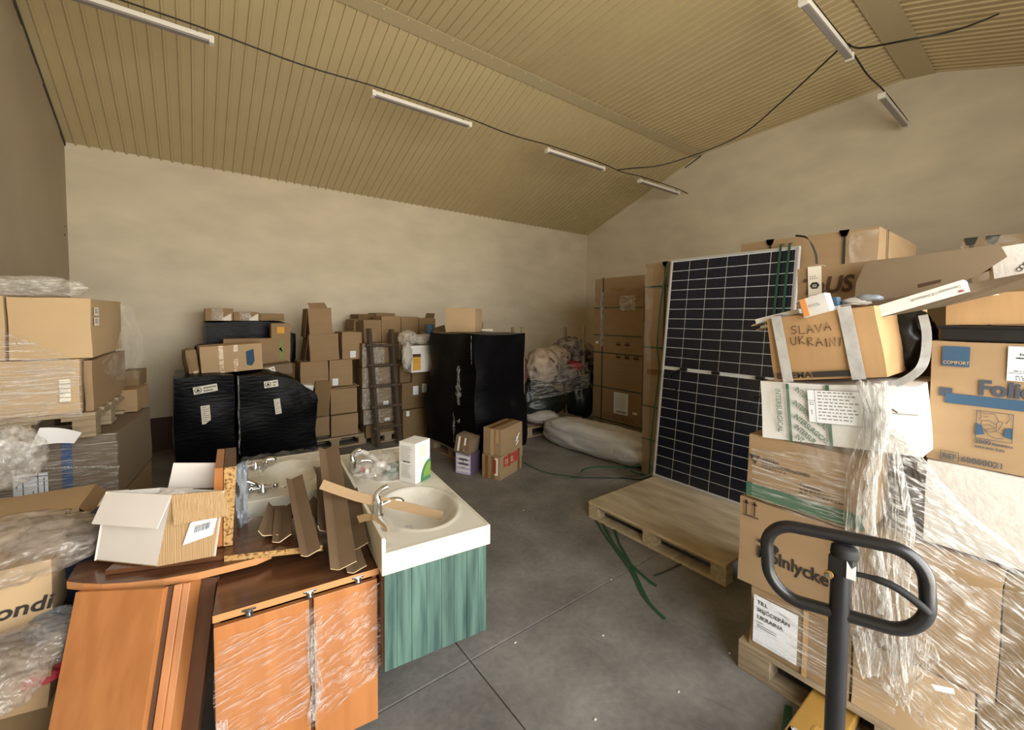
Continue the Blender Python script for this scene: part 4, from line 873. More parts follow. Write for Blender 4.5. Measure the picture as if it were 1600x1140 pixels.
strokes(G3, 'green_figure', 'front', [[(.10, .10), (.11, .18), (.09, .24), (.10, .30), (.12, .33)], [(.09, .24), (.13, .20)]], .03, 'leaf_green'); patch(G3, 'green_band', 'front', -.05, .02, .21, .05, 'ink_green', rot=7)
patch(G3, 'yellow_print', 'front', .06, .42, .14, .50, 'ink_yellow', out=.004)
G4 = carton('dark carton with a triangle sticker below the upright carton', (.60, 5.52, 1.03), (.34, .26, .12), seed=59, mat='card_grey', ry=-5); sticker(G4, .05, .03, .11, .07, 8, kind=1, out=.008)
o = carton('brown carton between the black loads and the carton columns', (.86, 6.02, .60), (.19, .15, .52), seed=60, mat='card_dark')
o = carton('white carton edge sticking out of the sloping black load', (.95, 5.5, .86), (.20, .2, .06), rz=-6, ry=8, seed=61, mat='white_card')
b = MB(); b.box((0, 0, 0), (.34, .02, .42), 'brown_panel'); o = b.build('wood_board', bevel=.003); o.location = (-.50, 6.93, 0); o.rotation_euler = (rad(-4), 0, 0); tag(o, 'low dark brown board standing against the back wall', 'board')

# carton columns: (label, px corners left/right at front face, top, bottom, Y, mat)
def bcol(label, xl, xr, yt, yb, Y, mat='card', d=.38, tags=(), ry=0, amp=.006, group=None, **k):
    p = at_y(xl, yb, Y); q = at_y(xr, yb, Y); t_ = at_y(xl, yt, Y)
    o = carton(label, (p.x, Y, p.z), (q.x-p.x, d, t_.z-p.z), mat=mat, ry=ry, amp=amp, seed=random.random()*90, bulge=.006, **k); D_ = DIM[o.name]
    for (u, v, w_, h_) in tags:
        pt = patch(o, 'label', 'front', u*D_[0], v*D_[2], (u+w_)*D_[0], (v+h_)*D_[2], 'paper', out=.009); lines_of_print(o, 'front', u*D_[0]+.008, (v+h_*.75)*D_[2], w_*D_[0]*.8, 3, h_*D_[2]*.25, .006, 'ink_grey', out=.012)
    return o
gcol = 'plain cartons stacked left of the ladder'
o = bcol('tan carton with open flap, topmost of the carton column', 484, 520, 482, 524, 5.78, 'card', .3, ry=-3, group=gcol); D_ = DIM[o.name]; flap(o, (.03, .02, D_[2]), (D_[0]-.04, .02, D_[2]), (-.02, .05, .07), 'card')
flap(o, (0, .02, D_[2]*.98), (0, .28, D_[2]*.98), (-.05, 0, -.35), 'card_dark')
o = bcol('tan carton second from the top of the carton column', 485, 530, 523, 565, 5.76, 'card', .34, group=gcol, ry=-2); flap(o, (0, .01, DIM[o.name][2]), (0, .3, DIM[o.name][2]), (-.06, 0, -.33), 'card_dark')
bcol('tan carton with two white labels beside the column top', 535, 566, 519, 562, 5.78, 'card', .36, ((.38, .07, .28, .24),), group=gcol)
bcol('tan carton third layer of the carton column, left', 470, 513, 566, 607, 5.74, 'card', .4, group=gcol)
bcol('tan carton third layer of the carton column, with two labels', 515, 551, 563, 604, 5.74, 'card', .4, ((.12, .04, .24, .26),), group=gcol)
o = bcol('tan carton fourth layer of the column with a raised lid', 517, 558, 609, 648, 5.72, 'card', .4, group=gcol); flap(o, (-.03, -.01, DIM[o.name][2]+.005), (DIM[o.name][0]+.03, -.01, DIM[o.name][2]+.02), (0, .3, .015), 'card_light')
o = bcol('brown carton leaning in the fourth layer, beside the black load', 490, 514, 596, 651, 5.70, 'card_dark', .3, ry=4, group=gcol)
bcol('tan carton at the bottom of the column, right', 518, 560, 650, 683, 5.72, 'card', .4, group=gcol)
bcol('tan carton at the bottom of the column, left', 490, 515, 653, 683, 5.74, 'card', .4, group=gcol)
gw = 'cartons along the top of the back row'
o = bcol('brown carton with a bent flap, first in the back row top', 553, 568, 499, 536, 6.3, 'card', .4, group=gw); flap(o, (0, 0, DIM[o.name][2]), (.2, 0, DIM[o.name][2]), (-.02, -.10, -.02), 'card')
bcol('brown carton above the left ladder rail', 569, 596, 500, 574, 5.95, 'card', .4, group=gw); bcol('brown carton between the ladder rails at the top', 597, 626, 494, 574, 5.95, 'card', .4, group=gw)
bcol('brown carton right of the ladder top', 627, 654, 495, 540, 6.1, 'card', .4, group=gw); o = bcol('brown carton by the back wall behind the blue cup', 655, 680, 497, 540, 6.1, 'card', .4, group=gw); flap(o, (.1, 0, DIM[o.name][2]), (.3, .1, DIM[o.name][2]), (.03, .02, .08), 'card_dark')
bcol('brown carton at the wall, highest behind the ladder', 588, 617, 489, 520, 6.5, 'card', .4, group=gw); bcol('brown carton at the wall left of the highest one', 560, 587, 491, 520, 6.5, 'card_dark', .4, group=gw)
gl = 'cartons stacked behind the ladder'
for k, (xl, xr, yt, yb) in enumerate(((566, 622, 575, 606), (566, 624, 607, 640), (568, 626, 641, 664), (572, 628, 665, 685))):
    q = bcol(('shrink-wrapped carton behind the upper ladder rungs', 'shrink-wrapped carton behind the middle ladder rungs', 'shrink-wrapped carton behind the lower ladder rungs', 'carton at the bottom behind the ladder feet')[k], xl, xr, yt, yb, 5.66, 'card_dark', .27, ((.55, .1, .14, .2),) if k in (1, 2) else (), group=gl)
    if k < 3: pleat(q, DIM[q.name], .0, .22, .0, DIM[q.name][2], 'film_v', k+31, .03, name='stretch_film'); pleat(q, DIM[q.name], .22, DIM[q.name][0], .0, DIM[q.name][2], 'film_h', k+35, .008, name='stretch_film')
o = bcol('brown carton behind the upper ladder with shiny film on its side', 566, 622, 537, 574, 5.68, 'card_dark', .25, group=gl); pleat(o, DIM[o.name], .0, .30, .0, DIM[o.name][2], 'film_v', 77, .03, name='stretch_film')
gs = 'tall stack of cartons right of the ladder'
bcol('brown carton under clear film, topmost right of the ladder', 624, 641, 520, 562, 5.52, 'card', .5, group=gs); bcol('brown carton under the white tub', 644, 676, 582, 598, 5.5, 'card_dark', .5, group=gs)
bcol('brown carton right of the ladder below the topmost', 625, 643, 563, 598, 5.56, 'card_dark', .5, group=gs)
bcol('brown carton with two white labels under the tub', 628, 674, 599, 640, 5.5, 'card_dark', .5, ((.36, .52, .18, .34), (.66, .58, .16, .34)), group=gs); bcol('brown carton with a small yellow-edged label right of the ladder', 630, 668, 641, 690, 5.5, 'card_dark', .5, ((.12, .80, .12, .16),), group=gs)
# white tub, crumpled papers, cup
tp0 = at_y(642, 582, 5.3); tp1 = at_y(682, 582, 5.3); tw = tp1.x-tp0.x; th_ = at_y(642, 541, 5.3).z-tp0.z
tb = carton('white plastic tub with a yellow label, on the cartons right of the ladder', (tp0.x, 5.28, tp0.z), (tw, .3, th_), mat='white_plastic', name='plastic_tub', cat='tub', amp=.002, bulge=.004)
b = MB(); b.box((-.012, -.012, th_-.03), (tw+.012, .312, th_+.008), 'white_plastic'); b.build('lid', tb, bevel=.006)
patch(tb, 'yellow_label', 'front', .015, .03, .13, .25, 'ink_yellow', out=.008); patch(tb, 'label_head', 'front', .015, .21, .13, .25, 'ink_brown', out=.010); lines_of_print(tb, 'front', .03, .17, .08, 2, .03, .008, 'ink_brown', out=.010)
b = MB(); b.lathe([(.012, 0), (.012, .01)], 'black_plastic', 10, face_mx(DIM[tb.name], 'front', .004) @ Matrix.Translation((tw-.03, .07, 0))); b.build('grip', tb)
for k, (q, Y, r, m_, lb) in enumerate(((((662, 530), 5.45, (.22, .16, .07), 'cloth_white', 'white rumpled sheet lying on the tub')), ((637, 528), 5.4, (.12, .12, .10), 'bag_clear', 'crumpled clear film beside the tub'), ((636, 556), 5.3, (.07, .05, .17), 'cloth_white', 'white crumpled papers hanging left of the tub'))):
    o = blob('crumpled_sheet', at_y(*q, Y), r, m_, seed=60+k, amp=.35, sub=4, k=5); tag(o, lb, 'sheet')
b = MB(); b.lathe([(.045, 0), (.06, .09), (.065, .13), (.058, .13), (.042, .01)], 'blue_plastic', 18); o = b.build('cup', smooth=True); o.location = at_y(671, 521, 5.5); tag(o, 'small blue cup standing above the white tub', 'cup')
b = MB(); b.prism([at_y(655, 520, 5.6), at_y(695, 508, 5.7), at_y(697, 520, 5.5), at_y(672, 528, 5.4)], (0, .004, .008), 'card_grey'); tag(b.build('cardboard_sheet'), 'bent grey cardboard sheet behind the blue cup', 'cardboard')
# ladder
lt = [at_y(576, 513, 5.62), at_y(611, 514, 5.62)]; lb_ = [at_z(591, 698, .0), at_z(624, 692, .0)]
ld = thing('ladder', 'dark wooden ladder leaning on the cartons by the back wall', 'ladder', (lb_[0]+lb_[1])/2)
o0 = (lb_[0]+lb_[1])/2
for k in range(2):
    a, c = lb_[k]-o0, lt[k]-o0; dv = c-a; mx = Matrix.Translation(a) @ dv.to_track_quat('Z', 'Y').to_matrix().to_4x4(); b = MB(); b.box((-.024, -.03, 0), (.024, .03, dv.length), 'wood_grey', mx); b.build('rail', ld, bevel=.004)
for yy in (539, 570, 602, 634, 666):
    f = (lt[0].z-at_y(580, yy, 5.6).z)/(lt[0].z); a = lt[0].lerp(lb_[0], f)-o0; c = lt[1].lerp(lb_[1], f)-o0; dv = (c-a).normalized()*.06; b = MB(); b.tube([a-dv+Vector((0, -.03, 0)), c+dv+Vector((0, -.03, 0))], .019, 'wood_grey', 8); b.build('rung', ld, smooth=True)
for m_ in ('wood_grey',): pass
M('wood_old', '#574a3b', .85, second='#3c332a', vs=5, stretch=(8, 8, 1))
for c in ld.children: c.data.materials[0] = MATS['wood_old']

# middle black load
pallet('pallet under the black load in the middle of the room', (2.47, 5.02, 0), -86, .98, .76)
W4 = wrapped('tall black-wrapped load in the middle, under a plain tan carton', (2.47, 5.02, .146), (.98, .76, 1.39), rz=-86, seed=12, amp=.03, bulge=.02)
for v in W4.data.vertices:
    z = v.co.z; k_ = .035 if z < .55 else (.0 if z < .95 else -.01)
    if z < 1.0: v.co.x += (.02 if v.co.x > .5 else -.02); v.co.y -= k_*(v.co.y < .4); v.co.x += k_*(1 if v.co.x > .5 else -1)
    v.co.y += .010*math.sin(z*9)*(v.co.y < .1); v.co.x += .012*math.sin(z*7)*(v.co.x > .9)
seam_film(W4, .955, 1.05, 1.38, .02, seed=4); seam_film(W4, .74, .35, 1.02, .10, 'film_v', seed=6, out=.05); seam_film(W4, .66, .10, .5, .05, 'film_v', seed=8, out=.06)
p = at_y(697, 523, 4.75); q = at_y(736, 523, 4.55)
G5 = carton('plain tan carton on top of the middle black load', (p.x, 4.75, 1.545), (.38, .36, .30), rz=-47, seed=63, mat='card_light', amp=.005)
b = MB(); b.prism([(2.75, 4.85, 1.55), (3.25, 4.70, 1.55), (3.28, 4.85, 1.56), (2.85, 5.0, 1.56)], (0, .0, .02), 'paper_cream'); tag(b.build('paper_sheet'), 'white sheet lying on the middle black load behind the tan carton', 'paper')
o = carton('brown carton corner behind the tan carton on the middle black load', (2.95, 4.95, 1.55), (.26, .2, .12), rz=-20, seed=64, mat='card_dark')
# four small cartons on the floor
c0 = at_z(712, 738, 0); c1 = at_z(736, 743, 0)
an = math.degrees(math.atan2((c1-c0).y, (c1-c0).x))
S1 = carton('small lilac carton on the floor beside the lettered carton', c0, ((c1-c0).length, .19, .235), rz=an, seed=65, mat='purple', amp=.003)
patch(S1, 'printed_front', 'front', .004, .004, DIM[S1.name][0]-.004, .23, 'lilac', out=.003)
for v in (.03, .08, .13, .18): patch(S1, 'white_strip', 'front', .02, v, DIM[S1.name][0]-.01, v+.025, 'white_card', out=.005)
S2 = carton('battered brown taped carton tilted on top of the lilac carton', at_z(709, 706, .235)+Vector((-.0, .0, .012)), (.205, .18, .19), rz=an+2, ry=9, seed=66, mat='card_grey', amp=.008, bulge=.01)
for u in (.045, .085, .12, .15): patch(S2, 'tape', 'front', u, .01+u*.3, u+.022, .19, 'tape_brown' if u in (.085, .15) else 'paper_cream', out=.009)
b0 = at_z(754, 747, 0); b1 = at_z(781, 751, 0); b2 = at_z(815, 730, 0); an2 = math.degrees(math.atan2((b2-b1).y, (b2-b1).x))
w2 = (b2-b1).length; d2 = (b1-b0).length
S3 = carton('brown taped carton with a red lettered panel, lower of the floor pair', b1, (w2, d2*1.15, .255), rz=an2, seed=67, mat='card', amp=.006)
patch(S3, 'red_panel', 'front', .07, .125, .36, .235, 'ink_red', out=.007, rot=0); text(S3, 'DI', 'front', .085, .150, .075, 'card_light', .03, out=.010, sx=.9); text(S3, 'EL', 'front', .205, .150, .075, 'card_light', .03, out=.010, sx=.9)
patch(S3, 'tape', 'front', .163, .11, .192, .25, 'tape_brown', out=.011); patch(S3, 'tape', 'front', .37, .0, .41, .25, 'tape_brown', out=.009)
dl = DIM[S3.name][1]
for u in (.2, .55): patch(S3, 'tape', 'left', dl*u, 0, dl*u+.04, .25, 'tape_brown', out=.008)
patch(S3, 'red_print', 'left', dl*.68, .07, dl*.68+.03, .22, 'ink_red', out=.008); patch(S3, 'white_frame', 'left', dl*.64, .05, dl*.64+.06, .235, 'paper_cream', out=.006)
S4 = carton('square brown carton on top of the red lettered carton', b1+Vector((.01, .0, .258)), (w2*.98, d2*1.12, .285), rz=an2, seed=68, mat='card', amp=.006)
d4 = DIM[S4.name][1]; patch(S4, 'tape', 'left', d4*.42, 0, d4*.42+.045, .285, 'tape_clear', out=.008); patch(S4, 'tape', 'left', d4*.72, .14, d4*.72+.04, .285, 'tape_clear', out=.008); patch(S4, 'tape', 'top', 0, d4*.42, w2*.98, d4*.42+.06, 'tape_brown', out=.007)
strokes(S4, 'white_print', 'front', [[(w2*.66, .12), (w2*.82, .17)], [(w2*.64, .09), (w2*.76, .13)], [(w2*.66, .05), (w2*.76, .09)]], .018, 'paper', out=.008)

# ------------------------------------------------------------------ left: stacked loads against the wall
def ang(p, w, deg): return (p[0]-w*math.cos(rad(deg)), p[1]-w*math.sin(rad(deg)))      # left corner from right corner
x_, y_ = ang((-.385, 3.50), .70, -8)
L1 = carton('shrink-wrapped carton with a blue tape stripe and a white label, under the left pallet', (x_, y_, .62), (.70, .80, .40), rz=-8, seed=70, mat='card_grey', amp=.006)
patch(L1, 'blue_tape', 'front', .46, .03, .505, .40, 'tape_blue', out=.010); patch(L1, 'label', 'front', .26, .05, .40, .21, 'paper', out=.010); strokes(L1, 'label_rule', 'front', [[(.26, .19), (.40, .19)], [(.36, .05), (.36, .21)], [(.30, .07), (.30, .18)], [(.275, .13), (.275, .15)], [(.34, .08), (.34, .11)], [(.385, .08), (.385, .18)]], .004, 'ink', out=.013)
pleat(L1, DIM[L1.name], -.01, .71, -.02, .40, 'film_h', 11, .02, .014, 'stretch_film', 40, 24); strokes(L1, 'white_tie', 'front', curve_pts([(.12, .25, 0), (.35, .26, 0), (.55, .22, 0), (.70, .195, 0)], 20) and [[(.12, .24), (.30, .245), (.50, .225), (.70, .195)]], .010, 'film_v', out=.03)
x_, y_ = ang((-.385, 3.50), .70, -8)
L0 = carton('dark shrink-wrapped carton at the bottom of the left stack', (x_, y_+.01, .146), (.70, .78, .455), rz=-8, seed=71, mat='card_dark', amp=.008); pleat(L0, DIM[L0.name], -.01, .71, 0, .47, 'film_h', 13, .02, .014, 'stretch_film', 40, 24)
pallet('pallet on the floor under the left stack', (x_, y_, 0), -8, .70, .80)
x_, y_ = ang((-.462, 3.42), .62, -5)
pallet('upper pallet in the left stack, on the wrapped carton', (x_, y_, 1.026), -5, .62, .80, 'wood')
x_, y_ = ang((-.525, 3.44), .56, -5)
L2 = carton('wide carton under streaky clear film, on the upper pallet', (x_, y_, 1.172), (.56, .82, .31), rz=-5, seed=72, mat='card_light', amp=.008, bulge=.012)
pleat(L2, DIM[L2.name], -.02, .57, -.02, .31, 'film_h', 15, .025, .016, 'stretch_film', 40, 30); patch(L2, 'label', 'front', .48, .07, .525, .20, 'paper_cream', out=.016); strokes(L2, 'label_rule', 'front', [[(.48, .07+i*.026), (.525, .07+i*.026)] for i in range(5)], .004, 'ink_grey', out=.019)
mxl = face_mx(DIM[L2.name], 'right', .012); b = MB(); b.grid(lambda a, c: mxl @ Vector((.82*a, .31*c, .02*abs(noise.noise(Vector((a*5, c*3, 3)))))), 20, 12, 'film_soft'); b.build('stretch_film', L2, smooth=True, angle=80)
x_, y_ = ang((-.508, 3.455), .05, -5); o = carton('narrow brown carton edge at the right of the film-wrapped wide carton', (-.508, 3.46, 1.172), (.035, .78, .30), rz=-5, seed=73, mat='card', amp=.004)
x_, y_ = ang((-.470, 3.45), .325, -3)
L3 = carton('plain tan carton topmost on the left stack, with two small labels on its side', (x_, y_, 1.488), (.325, .84, .345), rz=-3, seed=74, mat='card_light', amp=.006, bulge=.010)
for v in (.245, .185): patch(L3, 'label', 'right', .03, v, .135, v+.05, 'paper_cream', out=.008); lines_of_print(L3, 'right', .04, v+.035, .08, 2, .014, .008, 'ink_grey', out=.011)
x2, y2 = ang((x_-.012, y_+.0), .27, -3)
o = carton('tan carton beside the topmost one, cut by the left frame edge', (x2, y2, 1.488), (.27, .84, .350), rz=-3, seed=75, mat='card_light', amp=.005)
o = blob('plastic_bundle', (-.72, 3.62, 1.895), (.20, .16, .062), 'bag_clear', seed=31, amp=.35, k=5, sub=5, flat=.05); tag(o, 'folded clear plastic bundle lying on top of the left stack', 'plastic sheet')
vx = lambda x, y, Y: at_y(x, y, Y)
o = film_sheet('stretch_film', folds(film_lerp([(vx(188, 474, 4.2), vx(206, 480, 4.35)), (vx(190, 510, 4.1), vx(222, 520, 4.35)), (vx(180, 545, 3.9), vx(226, 560, 4.35)), (vx(150, 575, 3.55), vx(220, 590, 4.3)), (vx(138, 592, 3.5), vx(205, 594, 4.2))]), .02, 4, 4, 44), 30, 30, 'film_soft'); tag(o, 'loose veil of clear film hanging off the left stack', 'film')
o = film_sheet('stretch_film', folds(film_lerp([(vx(-20, 505, 3.36), vx(40, 530, 3.38)), (vx(-20, 560, 3.36), vx(118, 562, 3.40)), (vx(-20, 640, 3.36), vx(120, 600, 3.40)), (vx(-20, 690, 3.34), vx(60, 660, 3.36))]), .03, 6, 9, 47), 40, 40, 'film_h'); tag(o, 'streaky clear film pulled across the front of the wide carton', 'film')
o = film_sheet('paper_sheet', lambda u, v: vx(62+66*u-6*v, 668+8*u+24*v-14*u*v, 3.34)+Vector((0, -.10*v, .012*math.sin(3*u))), 10, 8, 'paper'); tag(o, 'white paper sheet poking out under the upper left pallet', 'paper')
o = blob('plastic_bundle', vx(8, 715, 3.2), (.13, .16, .14), 'bag_clear', seed=37, amp=.4, k=5, sub=5); tag(o, 'crumpled clear film hanging low on the left stack', 'plastic sheet')
o = carton('small brown carton behind the upper left pallet', (-.46, 4.12, 1.03), (.13, .3, .16), rz=-8, seed=76, mat='card'); o = carton('dark small carton behind the left stack by the wall', (-.44, 4.30, 1.19), (.11, .2, .12), rz=-8, seed=77, mat='card_dark')
# open carton with bagged goods, dark clutter under it
Mo = carton('brown carton printed with black lettering, filled with bagged cloth', (-.86, 2.34, .555), (.41, .40, .245), rz=-2, seed=80, mat='card_light', amp=.005)
text(Mo, 'mondi', 'front', .195, .065, .075, 'ink', .02, shear=.22, out=.010, sx=1.12); D_ = DIM[Mo.name]; flap(Mo, (D_[0], 0, D_[2]), (D_[0], .4, D_[2]), (.03, 0, .01), 'card_inner')
o = carton('brown carton under the lettered carton by the desk', (-.92, 2.30, .0), (.50, .5, .36), rz=-3, seed=81, mat='card_dark'); o = carton('brown carton lid tilted below the lettered carton', (-.88, 2.22, .37), (.44, .4, .16), rz=-6, ry=6, seed=82, mat='card')
Nv = carton('navy blue carton with a white letter beside the desk', (-.435, 2.46, .40), (.15, .36, .44), rz=-14, seed=83, mat='navy', amp=.003); text(Nv, 'e', 'front', .07, .26, .10, 'ink_grey', .01, out=.006)
o = carton('brown carton under the navy carton', (-.46, 2.44, 0), (.2, .4, .395), rz=-10, seed=84, mat='card')
Lk = carton('brown carton with a taped top edge behind the bagged cloth', (-1.05, 2.86, .62), (.60, .34, .195), rz=-2, seed=85, mat='card_light', amp=.004); D_ = DIM[Lk.name]; patch(Lk, 'tape', 'front', .40, .10, .47, .196, 'tape_brown', out=.008); flap(Lk, (D_[0], .0, D_[2]), (D_[0], .34, D_[2]), (.15, -.08, -.11), 'card')
o = carton('brown carton low behind the bagged cloth', (-1.05, 2.88, 0), (.6, .4, .615), rz=-2, seed=86, mat='card_dark')
for k, (q, Y, r, m_, lb) in enumerate((((20, 862), 2.42, (.26, .20, .085), 'bag_milky', 'milky plastic bag of cloth bulging over the lettered carton'), ((95, 838), 2.50, (.14, .14, .06), 'bag_milky', 'crumpled plastic bag end lying over the navy carton'), ((10, 845), 2.62, (.25, .12, .09), 'cloth_cream', 'beige folded cloth behind the plastic bag'),
        ((40, 1015), 2.20, (.17, .10, .07), 'bag_milky', 'grey plastic bag below the lettered carton'), ((8, 1065), 2.08, (.09, .10, .08), 'bag_milky', 'shiny plastic bag at the lower left frame corner'), ((68, 1045), 2.24, (.09, .07, .035), 'cloth_red', 'dark red cloth below the navy carton'), ((92, 975), 2.32, (.10, .05, .06), 'bag_grey', 'grey plastic sheet slipping between carton and desk'))):
    o = blob('plastic_bag' if 'bag' in m_ else 'cloth', at_y(*q, Y), r, m_, seed=90+k, amp=.35, sub=5, k=5, rz=-20 if k == 6 else 0); tag(o, lb, 'plastic bag' if 'bag' in m_ else 'cloth')

# ------------------------------------------------------------------ tilted desk with a curved top
upd = (_R*-95+_U*2537+_F*657).normalized(); T0 = at_z(118, 925, .735); LEN = .735/upd.z
def on_plane(x, y, P, n): d = ray(x, y); return EYE + d*((P-EYE).dot(n)/d.dot(n))
dk = thing('desk', 'orange wood desk with curved top, leaning back, next to the film-wrapped cabinet', 'desk', T0-upd*LEN)
O_ = T0-upd*LEN
def loc_(P): return P-O_
tl, tr, tr2, tr3 = [on_plane(x, y, T0, upd) for x, y in ((118, 925), (256, 919), (272, 914), (297, 910))]
ex = (tr-tl).normalized(); ey = upd.cross(ex).normalized()
def slab(name, a, c, th, m_, y0=0.0, down=LEN-.01):
    b = MB(); b.prism([loc_(a)+ey*y0, loc_(c)+ey*y0, loc_(c)+ey*(y0+th), loc_(a)+ey*(y0+th)], -upd*down, m_); return b.build(name, dk, bevel=.002)
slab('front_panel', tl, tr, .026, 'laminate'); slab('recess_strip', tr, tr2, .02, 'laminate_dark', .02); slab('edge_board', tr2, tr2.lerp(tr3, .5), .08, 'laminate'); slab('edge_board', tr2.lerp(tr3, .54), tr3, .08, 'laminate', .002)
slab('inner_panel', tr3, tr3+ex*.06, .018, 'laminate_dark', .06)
TZ = .752
outl = [at_z(x, y, TZ) for x, y in ((104, 908), (130, 911), (160, 912), (200, 910), (255, 904), (310, 894), (360, 882), (400, 872), (424, 862))]
bk = [at_z(x, y, TZ) for x, y in ((428, 852), (300, 858), (240, 864), (156, 872), (121, 879))]
b = MB(); P = [loc_(p) for p in outl+bk]; n_ = len(P); low = [p-Vector((0, 0, .028)) for p in P]
cen = sum(P, Vector())/n_
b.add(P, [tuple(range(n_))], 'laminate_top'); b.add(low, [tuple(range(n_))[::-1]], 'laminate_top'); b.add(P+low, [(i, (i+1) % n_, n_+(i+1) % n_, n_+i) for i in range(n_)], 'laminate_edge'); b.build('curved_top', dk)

# cabinet
cr_, cl_ = at_z(589, 885, .70), at_z(336, 948, .70); ca = rad(-6.5); CW = (cr_-cl_).length; cl_ = cr_-Vector((math.cos(ca), math.sin(ca), 0))*CW
cb_ = thing('cabinet', 'orange wood cabinet wrapped in clear film, right of the leaning desk', 'cabinet', (cl_.x, cl_.y, 0), (0, 0, ca))
def cbx(name, a, c, m_, par=cb_, bv=.002):
    b = MB(); b.box(a, c, m_); return b.build(name, par, bevel=bv)
b = MB(); b.box((0, .012, .05), (.018, .60, .672), 'laminate_dark'); b.box((CW-.018, .012, .05), (CW, .60, .672), 'laminate'); b.box((.018, .57, .05), (CW-.018, .59, .672), 'laminate_dark'); b.box((.018, .02, .05), (CW-.018, .57, .068), 'laminate_dark'); b.box((.02, .06, 0), (CW-.02, .55, .05), 'laminate_dark'); b.build('body', cb_)
b = MB(); b.box((-.002, -.012, .674), (CW+.004, .60, .70), 'laminate_edge'); b.add([(-.002, -.012, .7003), (CW+.004, -.012, .7003), (CW+.004, .60, .7003), (-.002, .60, .7003)], [(0, 1, 2, 3)], 'laminate_top'); b.build('top', cb_)
mid = CW*.545
dl_ = cbx('door', (0, -.012, .025), (mid-.003, .010, .655), 'laminate'); dr_ = cbx('door', (mid+.012, -.012, .050), (CW-.002, .010, .655), 'laminate'); cbx('divider', (mid-.002, .002, .03), (mid+.011, .02, .655), 'laminate_dark')
for f in (.19, .545, .86):
    b = MB(); b.box((CW*f-.012, -.018, .660), (CW*f+.012, -.011, .688), 'dark_chrome'); b.lathe([(.007, 0), (.009, .01), (.006, .02)], 'chrome', 10, Matrix.Translation((CW*f, -.018, .662))); b.box((CW*f-.022, -.016, .684), (CW*f+.022, -.010, .692), 'dark_chrome'); b.build('clasp', cb_, bevel=.0015)
def cf(u, v, d=0): return Vector((u, -.016-d, v))
def fs2(name, rows, mat, amp, fu, fv, seed, nu=50, nv=40):
    base = film_lerp(rows)
    def fn(u, v):
        p = base(u, v); s_ = Vector((u*fu+v*1.5+seed, v*fv-u*3, seed)); d = abs(noise.noise(s_))+.5*abs(noise.noise(s_*2.6)); return p+Vector((0, -amp*d, amp*.4*noise.noise(s_*1.7)))
    b = MB(); b.grid(fn, nu, nv, mat); return b.build(name, cb_, smooth=True, angle=80)
film_mat('film_desk', .03, .60, 11, (.6, 1, 9), bump=1.0, tint='#f3e6dc', thresh=(.50, .74), rot=(0, rad(14), 0))
film_mat('film_desk2', .04, .55, 14, (1.0, 1, 5), bump=1.0, tint='#f3e6dc', thresh=(.50, .74), rot=(0, rad(24), 0))
w1 = CW*.62
fs2('stretch_film', [(cf(.01, .61), cf(w1, .63)), (cf(0, .50), cf(w1, .52)), (cf(-.005, .40), cf(w1, .40)), (cf(.0, .30), cf(w1-.05, .30)), (cf(.03, .20), cf(w1-.06, .215))], 'film_desk', .018, 2, 9, 3)
fs2('stretch_film', [(cf(w1-.06, .62), cf(CW+.005, .640)), (cf(w1-.06, .50), cf(CW+.01, .52)), (cf(w1-.05, .40), cf(CW+.008, .39)), (cf(w1-.04, .31), cf(CW+.015, .30)), (cf(w1-.06, .215), cf(CW-.02, .25)), (cf(w1-.05, .14), cf(CW-.14, .20))], 'film_desk2', .028, 3, 6, 9)
fs2('stretch_film', [(cf(.0, .32), cf(.035, .32)), (cf(.0, .25), cf(.04, .25)), (cf(.0, .19), cf(.035, .19))], 'bag_clear', .03, 5, 5, 14, 10, 14)
fs2('stretch_film', [(cf(w1-.05, .55), cf(w1-.02, .57)), (cf(w1-.055, .40), cf(w1-.02, .42)), (cf(w1-.04, .30), cf(w1-.0, .30)), (cf(w1-.06, .18), cf(w1-.03, .18))], 'film_v', .03, 4, 8, 17, 8, 40)

